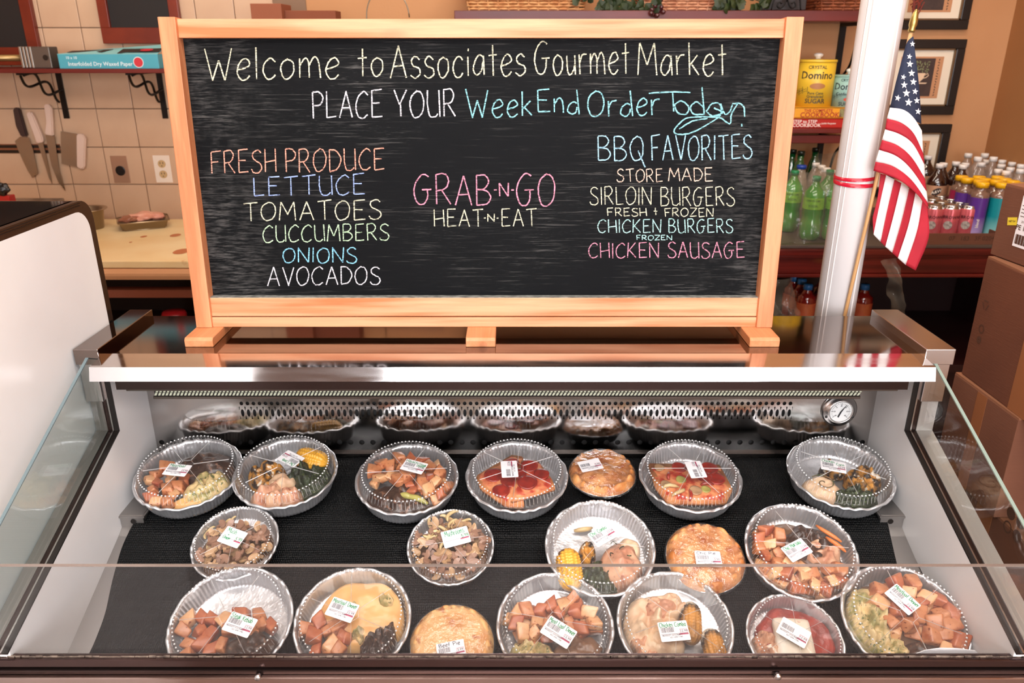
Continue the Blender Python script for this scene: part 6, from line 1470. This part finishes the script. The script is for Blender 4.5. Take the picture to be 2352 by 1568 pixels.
# framed little blackboards standing on the shelf
def slateframe(label, pl, pr, ybot, Y, ih, leftlean=0):
    a_, b_ = atY(pl, ybot, Y), atY(pr, ybot, Y); W_ = b_.x - a_.x; H_ = .34; zb_ = max(a_.z, a.z); t = thing('framed_slate', label, 'frame', (a_.x, Y, zb_), 'red framed slates on the left wall')
    fm = mat('frame_cherry', '7d2a12', .35, col2='6a1f0c', nscale=8); fw = ih
    for lo, hi in (((0, 0), (W_, fw * 1.15)), ((0, H_ - fw), (W_, H_)), ((0, fw * 1.15), (fw * .75, H_ - fw)), ((W_ - fw * .75, fw * 1.15), (W_, H_ - fw))):
        bm = B(); box(bm, (lo[0], 0, lo[1]), (hi[0], .025, hi[1]), .002); obj('frame_side', bm, fm, t, local=True)
    bm = B(); box(bm, (fw * .5, .012, fw), (W_ - fw * .5, .020, H_ - fw)); obj('slate_panel', bm, mat('dull_slate', '17110f', .6), t, local=True); return t
slateframe('red wood framed slate behind the blue box, left of the board', 237, 420, 100, 3.36, .052); slateframe('red wood framed slate at the top left corner above the tenderizer', -150, 97, 150, 3.36, .06)
# knives
ks = thing('knife_rack', 'long magnetic knife strip on the tiled wall', 'knife rack', atY(60, 345, WY - .02)); a_, b_ = atY(-80, 331, WY - .02), atY(140, 352, WY - .02)
bm = B(); box(bm, (a_.x, WY - .020, b_.z), (b_.x, WY - .008, a_.z), .001); obj('bar', bm, mat('bar_wood', '8a5232', .5), ks)
for z_ in (.25, .80):
    zz = a_.z + (b_.z - a_.z) * z_; bm = B(); box(bm, (a_.x, WY - .022, zz - .006), (b_.x, WY - .019, zz + .006)); obj('magnet', bm, blk, ks)
bl = mat('blade_steel', 'a09484', .25, .9, rough2=.4, nscale=12)
def knife(label, hpts, bpts, hm, name='kitchen_knife', cat='knife', serr=False):
    Y = WY - .030; P = [atY(x, y, Y) for x, y in bpts]; t = thing(name, label, cat, P[0], 'knives on the rack')
    bm = B(); prism(bm, P, (0, .0025, 0)); obj('blade', bm, bl, t)
    Hh = [atY(x, y, Y) for x, y in hpts]; bm = B(); prism(bm, [v + Vector((0, -.008, 0)) for v in Hh], (0, .018, 0)); bmesh.ops.bevel(bm, geom=list(bm.edges), offset=.004, segments=2, affect='EDGES'); obj('handle', bm, hm, t, smooth=False)
wh = mat('handle_white', 'e2c6b4', .5); dk = mat('handle_dark', '3a2622', .5)
knife('serrated bread knife with a dark handle, leftmost on the rack', ((31, 250), (38, 246), (46, 250), (64, 312), (50, 314), (38, 290)), ((34, 324), (46, 314), (66, 316), (76, 345), (87, 398), (74, 408), (64, 392), (54, 372), (42, 345)), dk)
knife('narrow boning knife with a white handle, second on the rack', ((61, 260), (72, 256), (80, 268), (100, 316), (101, 326), (86, 329), (76, 300)), ((86, 328), (98, 326), (104, 350), (112, 385), (120, 422), (113, 410), (101, 372)), wh)
knife('long chef knife with a white handle pointing down', ((102, 240), (113, 239), (121, 250), (124, 312), (104, 308), (108, 280)), ((104, 309), (125, 313), (130, 350), (136, 392), (150, 438), (134, 418), (118, 380)), wh)
knife('broad steel cleaver with a white handle, rightmost on the rack', ((177, 308), (190, 307), (198, 316), (196, 384), (190, 389), (178, 384)), ((139, 301), (177, 308), (178, 384), (141, 376)), wh, 'meat_cleaver', 'cleaver')
# outlets
def outlet(label, cx, cy, m_, dup, hw=.036, hh=.058):
    c = atY(cx, cy, WY - .014); t = thing('wall_outlet', label, 'outlet', c); bm = B(); box(bm, (c.x - hw, WY - .016, c.z - hh), (c.x + hw, WY - .0085, c.z + hh), .002); obj('cover_plate', bm, m_, t)
    if dup:
        for s in (-1, 1):
            bm = B(); lathe(bm, [(.0165, 0), (.0165, .003), (0, .003)], 20); bm.transform(Matrix.Translation((c.x, WY - .016, c.z + s * .022)) @ Matrix.Rotation(R(90), 4, 'X')); so = obj('socket', bm, mat('socket_ivory', 'c8a878', .4), t)
            bm = B()
            for dx in (-.006, .006): box(bm, (c.x + dx - .0013, WY - .0195, c.z + s * .022), (c.x + dx + .0013, WY - .0188, c.z + s * .022 + .008))
            box(bm, (c.x - .002, WY - .0195, c.z + s * .022 - .010), (c.x + .002, WY - .0188, c.z + s * .022 - .006)); obj('slot', bm, blk, so)
    else:
        bm = B(); lathe(bm, [(.019, 0), (.021, .003), (.018, .004), (.017, .002), (0, .002)], 24); bm.transform(Matrix.Translation((c.x, WY - .016, c.z - .005)) @ Matrix.Rotation(R(90), 4, 'X')); obj('socket', bm, mat('socket_black', '151010', .3), t)
outlet('brushed metal round outlet plate on the tiled wall', 277, 389, mat('outlet_metal', 'b8937a', .35, .6), False); outlet('white double outlet plate on the tiled wall beside the board', 374, 388, mat('outlet_white', 'f0e2d2', .35), True)
# work table with cutting board
CZ = 1.6 - .705; fy = atZ(330, 600, CZ).y
tc_ = thing('work_table', 'work table with a rounded tan edge under the cutting board', 'table', (-1.4, 2.9, 0)); tx = -.45
bm = B(); box(bm, (-2.8, fy + .0, CZ - .072), (tx, WY - .015, CZ - .027), .018); obj('table_edge', bm, mat('table_tan', 'cc9468', .4), tc_)
bm = B(); box(bm, (-2.8, fy + .10, CZ - .165), (tx, fy + .14, CZ - .135)); obj('cross_rail', bm, mat('rail_brick', '8e4a30', .6), tc_)
for x in (-2.7, -1.6, -.6):
    bm = B(); box(bm, (x, fy + .1, 0), (x + .05, fy + .15, CZ - .07)); obj('leg', bm, mat('leg_dark', '3a2a24', .5), tc_)
bm = B(); box(bm, (-2.8, fy + .3, CZ - .45), (tx, WY - .02, CZ - .42)); obj('under_shelf', bm, mat('leg_dark'), tc_)
bm = B(); box(bm, (-2.75, WY - .05, .0), (tx, WY - .03, CZ - .10)); obj('back_panel', bm, mat('under_shade', '2a1c16', .8), tc_)  # dark sheet standing for the shade below the work table
bm = B(); box(bm, (-2.8, fy + .006, CZ - .027), (tx, WY - .06, CZ), .004); obj('cutting_board', bm, mat('poly_board', 'ecd3a4', .4, col2='e2bf88', nscale=4, col3='c8905c', n3=(9, .70, .74)), None, 'thick cream cutting board covering the work table', 'cutting board')
bm = B()
for (x, y, r_, s_) in ((330, 543, .012, 1), (403, 540, .02, 3), (418, 577, .03, 5), (300, 556, .006, 6)):
    c = atZ(x, y, CZ + .0006); vs = [bm.verts.new(c + Vector((r_ * math.cos(q) * (1 + .4 * noise.noise(Vector((math.cos(q) * 2, math.sin(q) * 2, s_)))), r_ * 1.4 * math.sin(q), 0))) for q in [R(30 * k) for k in range(12)]]; bm.faces.new(vs)
obj('meat_scraps', bm, mat('scrap_red', 'b8683c', .4), None, 'small reddish meat scraps scattered on the cutting board', 'scraps', kind='stuff')
# metal tray with chicken
c0, c1, c2, c3 = atZ(279, 538, CZ), atZ(342, 538, CZ), atZ(392, 505, CZ), atZ(310, 508, CZ)
ctr = (c0 + c1 + c2 + c3) / 4; t = thing('metal_tray', 'small shallow metal tray of raw chicken on the cutting board', 'tray', ctr + Vector((0, 0, .001)), None, (0, 0, R(27)))
tm_ = mat('tray_tin', 'b8a286', .3, .9); w2, d2, hh_ = .092, .066, .036; bm = B(); lo = [Vector((x * w2 * .88, y * d2 * .88, 0)) for x, y in ((-1, -1), (1, -1), (1, 1), (-1, 1))]; hi = [Vector((x * w2, y * d2, hh_)) for x, y in ((-1, -1), (1, -1), (1, 1), (-1, 1))]; ou = [Vector((x * (w2 + .006), y * (d2 + .006), hh_)) for x, y in ((-1, -1), (1, -1), (1, 1), (-1, 1))]
A_, B_, C_ = [[bm.verts.new(v) for v in q] for q in (lo, hi, ou)]; bm.faces.new(A_)
for k in range(4): bm.faces.new((A_[k], A_[(k + 1) % 4], B_[(k + 1) % 4], B_[k])); bm.faces.new((B_[k], B_[(k + 1) % 4], C_[(k + 1) % 4], C_[k]))
bmesh.ops.bevel(bm, geom=[e_ for e_ in bm.edges], offset=.006, segments=2, affect='EDGES'); obj('pan', bm, tm_, t, local=True, smooth=True)
def lump(par, nm, m_, c, r3, seed, loc=True, **k):
    bm = B(); bmesh.ops.create_icosphere(bm, subdivisions=4, radius=1)
    for v in bm.verts: n = noise.noise(v.co * 1.6 + Vector((seed, 0, 0))) * .35 + noise.noise(v.co * 4 + Vector((seed, 0, 0))) * .1; v.co = Vector((v.co.x * r3[0], v.co.y * r3[1], v.co.z * r3[2])) * (1 + n) + Vector(c)
    return obj(nm, bm, m_, par, local=loc, smooth=True, **k)
mt_ = thing('raw_chicken', 'pieces of raw pink chicken lying in the metal tray', 'chicken', ctr + Vector((0, 0, .03)), None, (0, 0, R(27)))
lump(mt_, 'chicken_piece', mat('raw_pink', 'dfa58c', .25, col2='c98570', nscale=20), (.01, .005, .012), (.07, .04, .020), 1); lump(mt_, 'chicken_piece', mat('raw_dark', '8a5640', .25, col2='a86e54', nscale=20), (-.055, -.01, .010), (.035, .035, .014), 4)
# tall metal pan behind the white case
q = atZ(222, 524, CZ); bm = B(); r0 = .07; lathe(bm, [(r0 * .8, 0), (r0 * .95, .075), (r0 * 1.15, .078), (r0 * 1.15, .081), (r0 * .9, .078), (r0 * .75, .003), (0, .003)], 32, c=(q.x - .03, q.y, CZ + .001)); obj('metal_pan', bm, mat('tray_tin'), None, 'tall metal pan on the cutting board beside the white case', 'pan', smooth=True)
# black handled thing at the far left
q = atY(4, 440, 2.9); t = thing('meat_slicer', 'meat slicer with black knob and red guard at the far left', 'slicer', (q.x, 2.9, CZ)); lump(t, 'knob', mat('knob_black', '120d0c', .3), (.0, 0, q.z - CZ + .01), (.03, .02, .026), 2); bm = B(); box(bm, (-.09, -.01, q.z - CZ - .045), (.028, .03, q.z - CZ - .014), .004); obj('guard', bm, mat('guard_red', 'a8201c', .3), t, local=True)
bm = B(); box(bm, (-.30, -.02, 0), (.16, .12, q.z - CZ - .045), .006); obj('housing', bm, mat('housing_steel', '8c8074', .25, .9), t, local=True)
# under the table
q = atY(400, 722, 2.75); bm = B(); lathe(bm, [(.04, -.06), (.045, 0), (.04, .012), (0, .014)], 24, c=q); obj('red_lid_tub', bm, mat('tub_red', '8e1418', .35), None, 'red lidded tub in the dark space under the work table', 'tub', smooth=True)
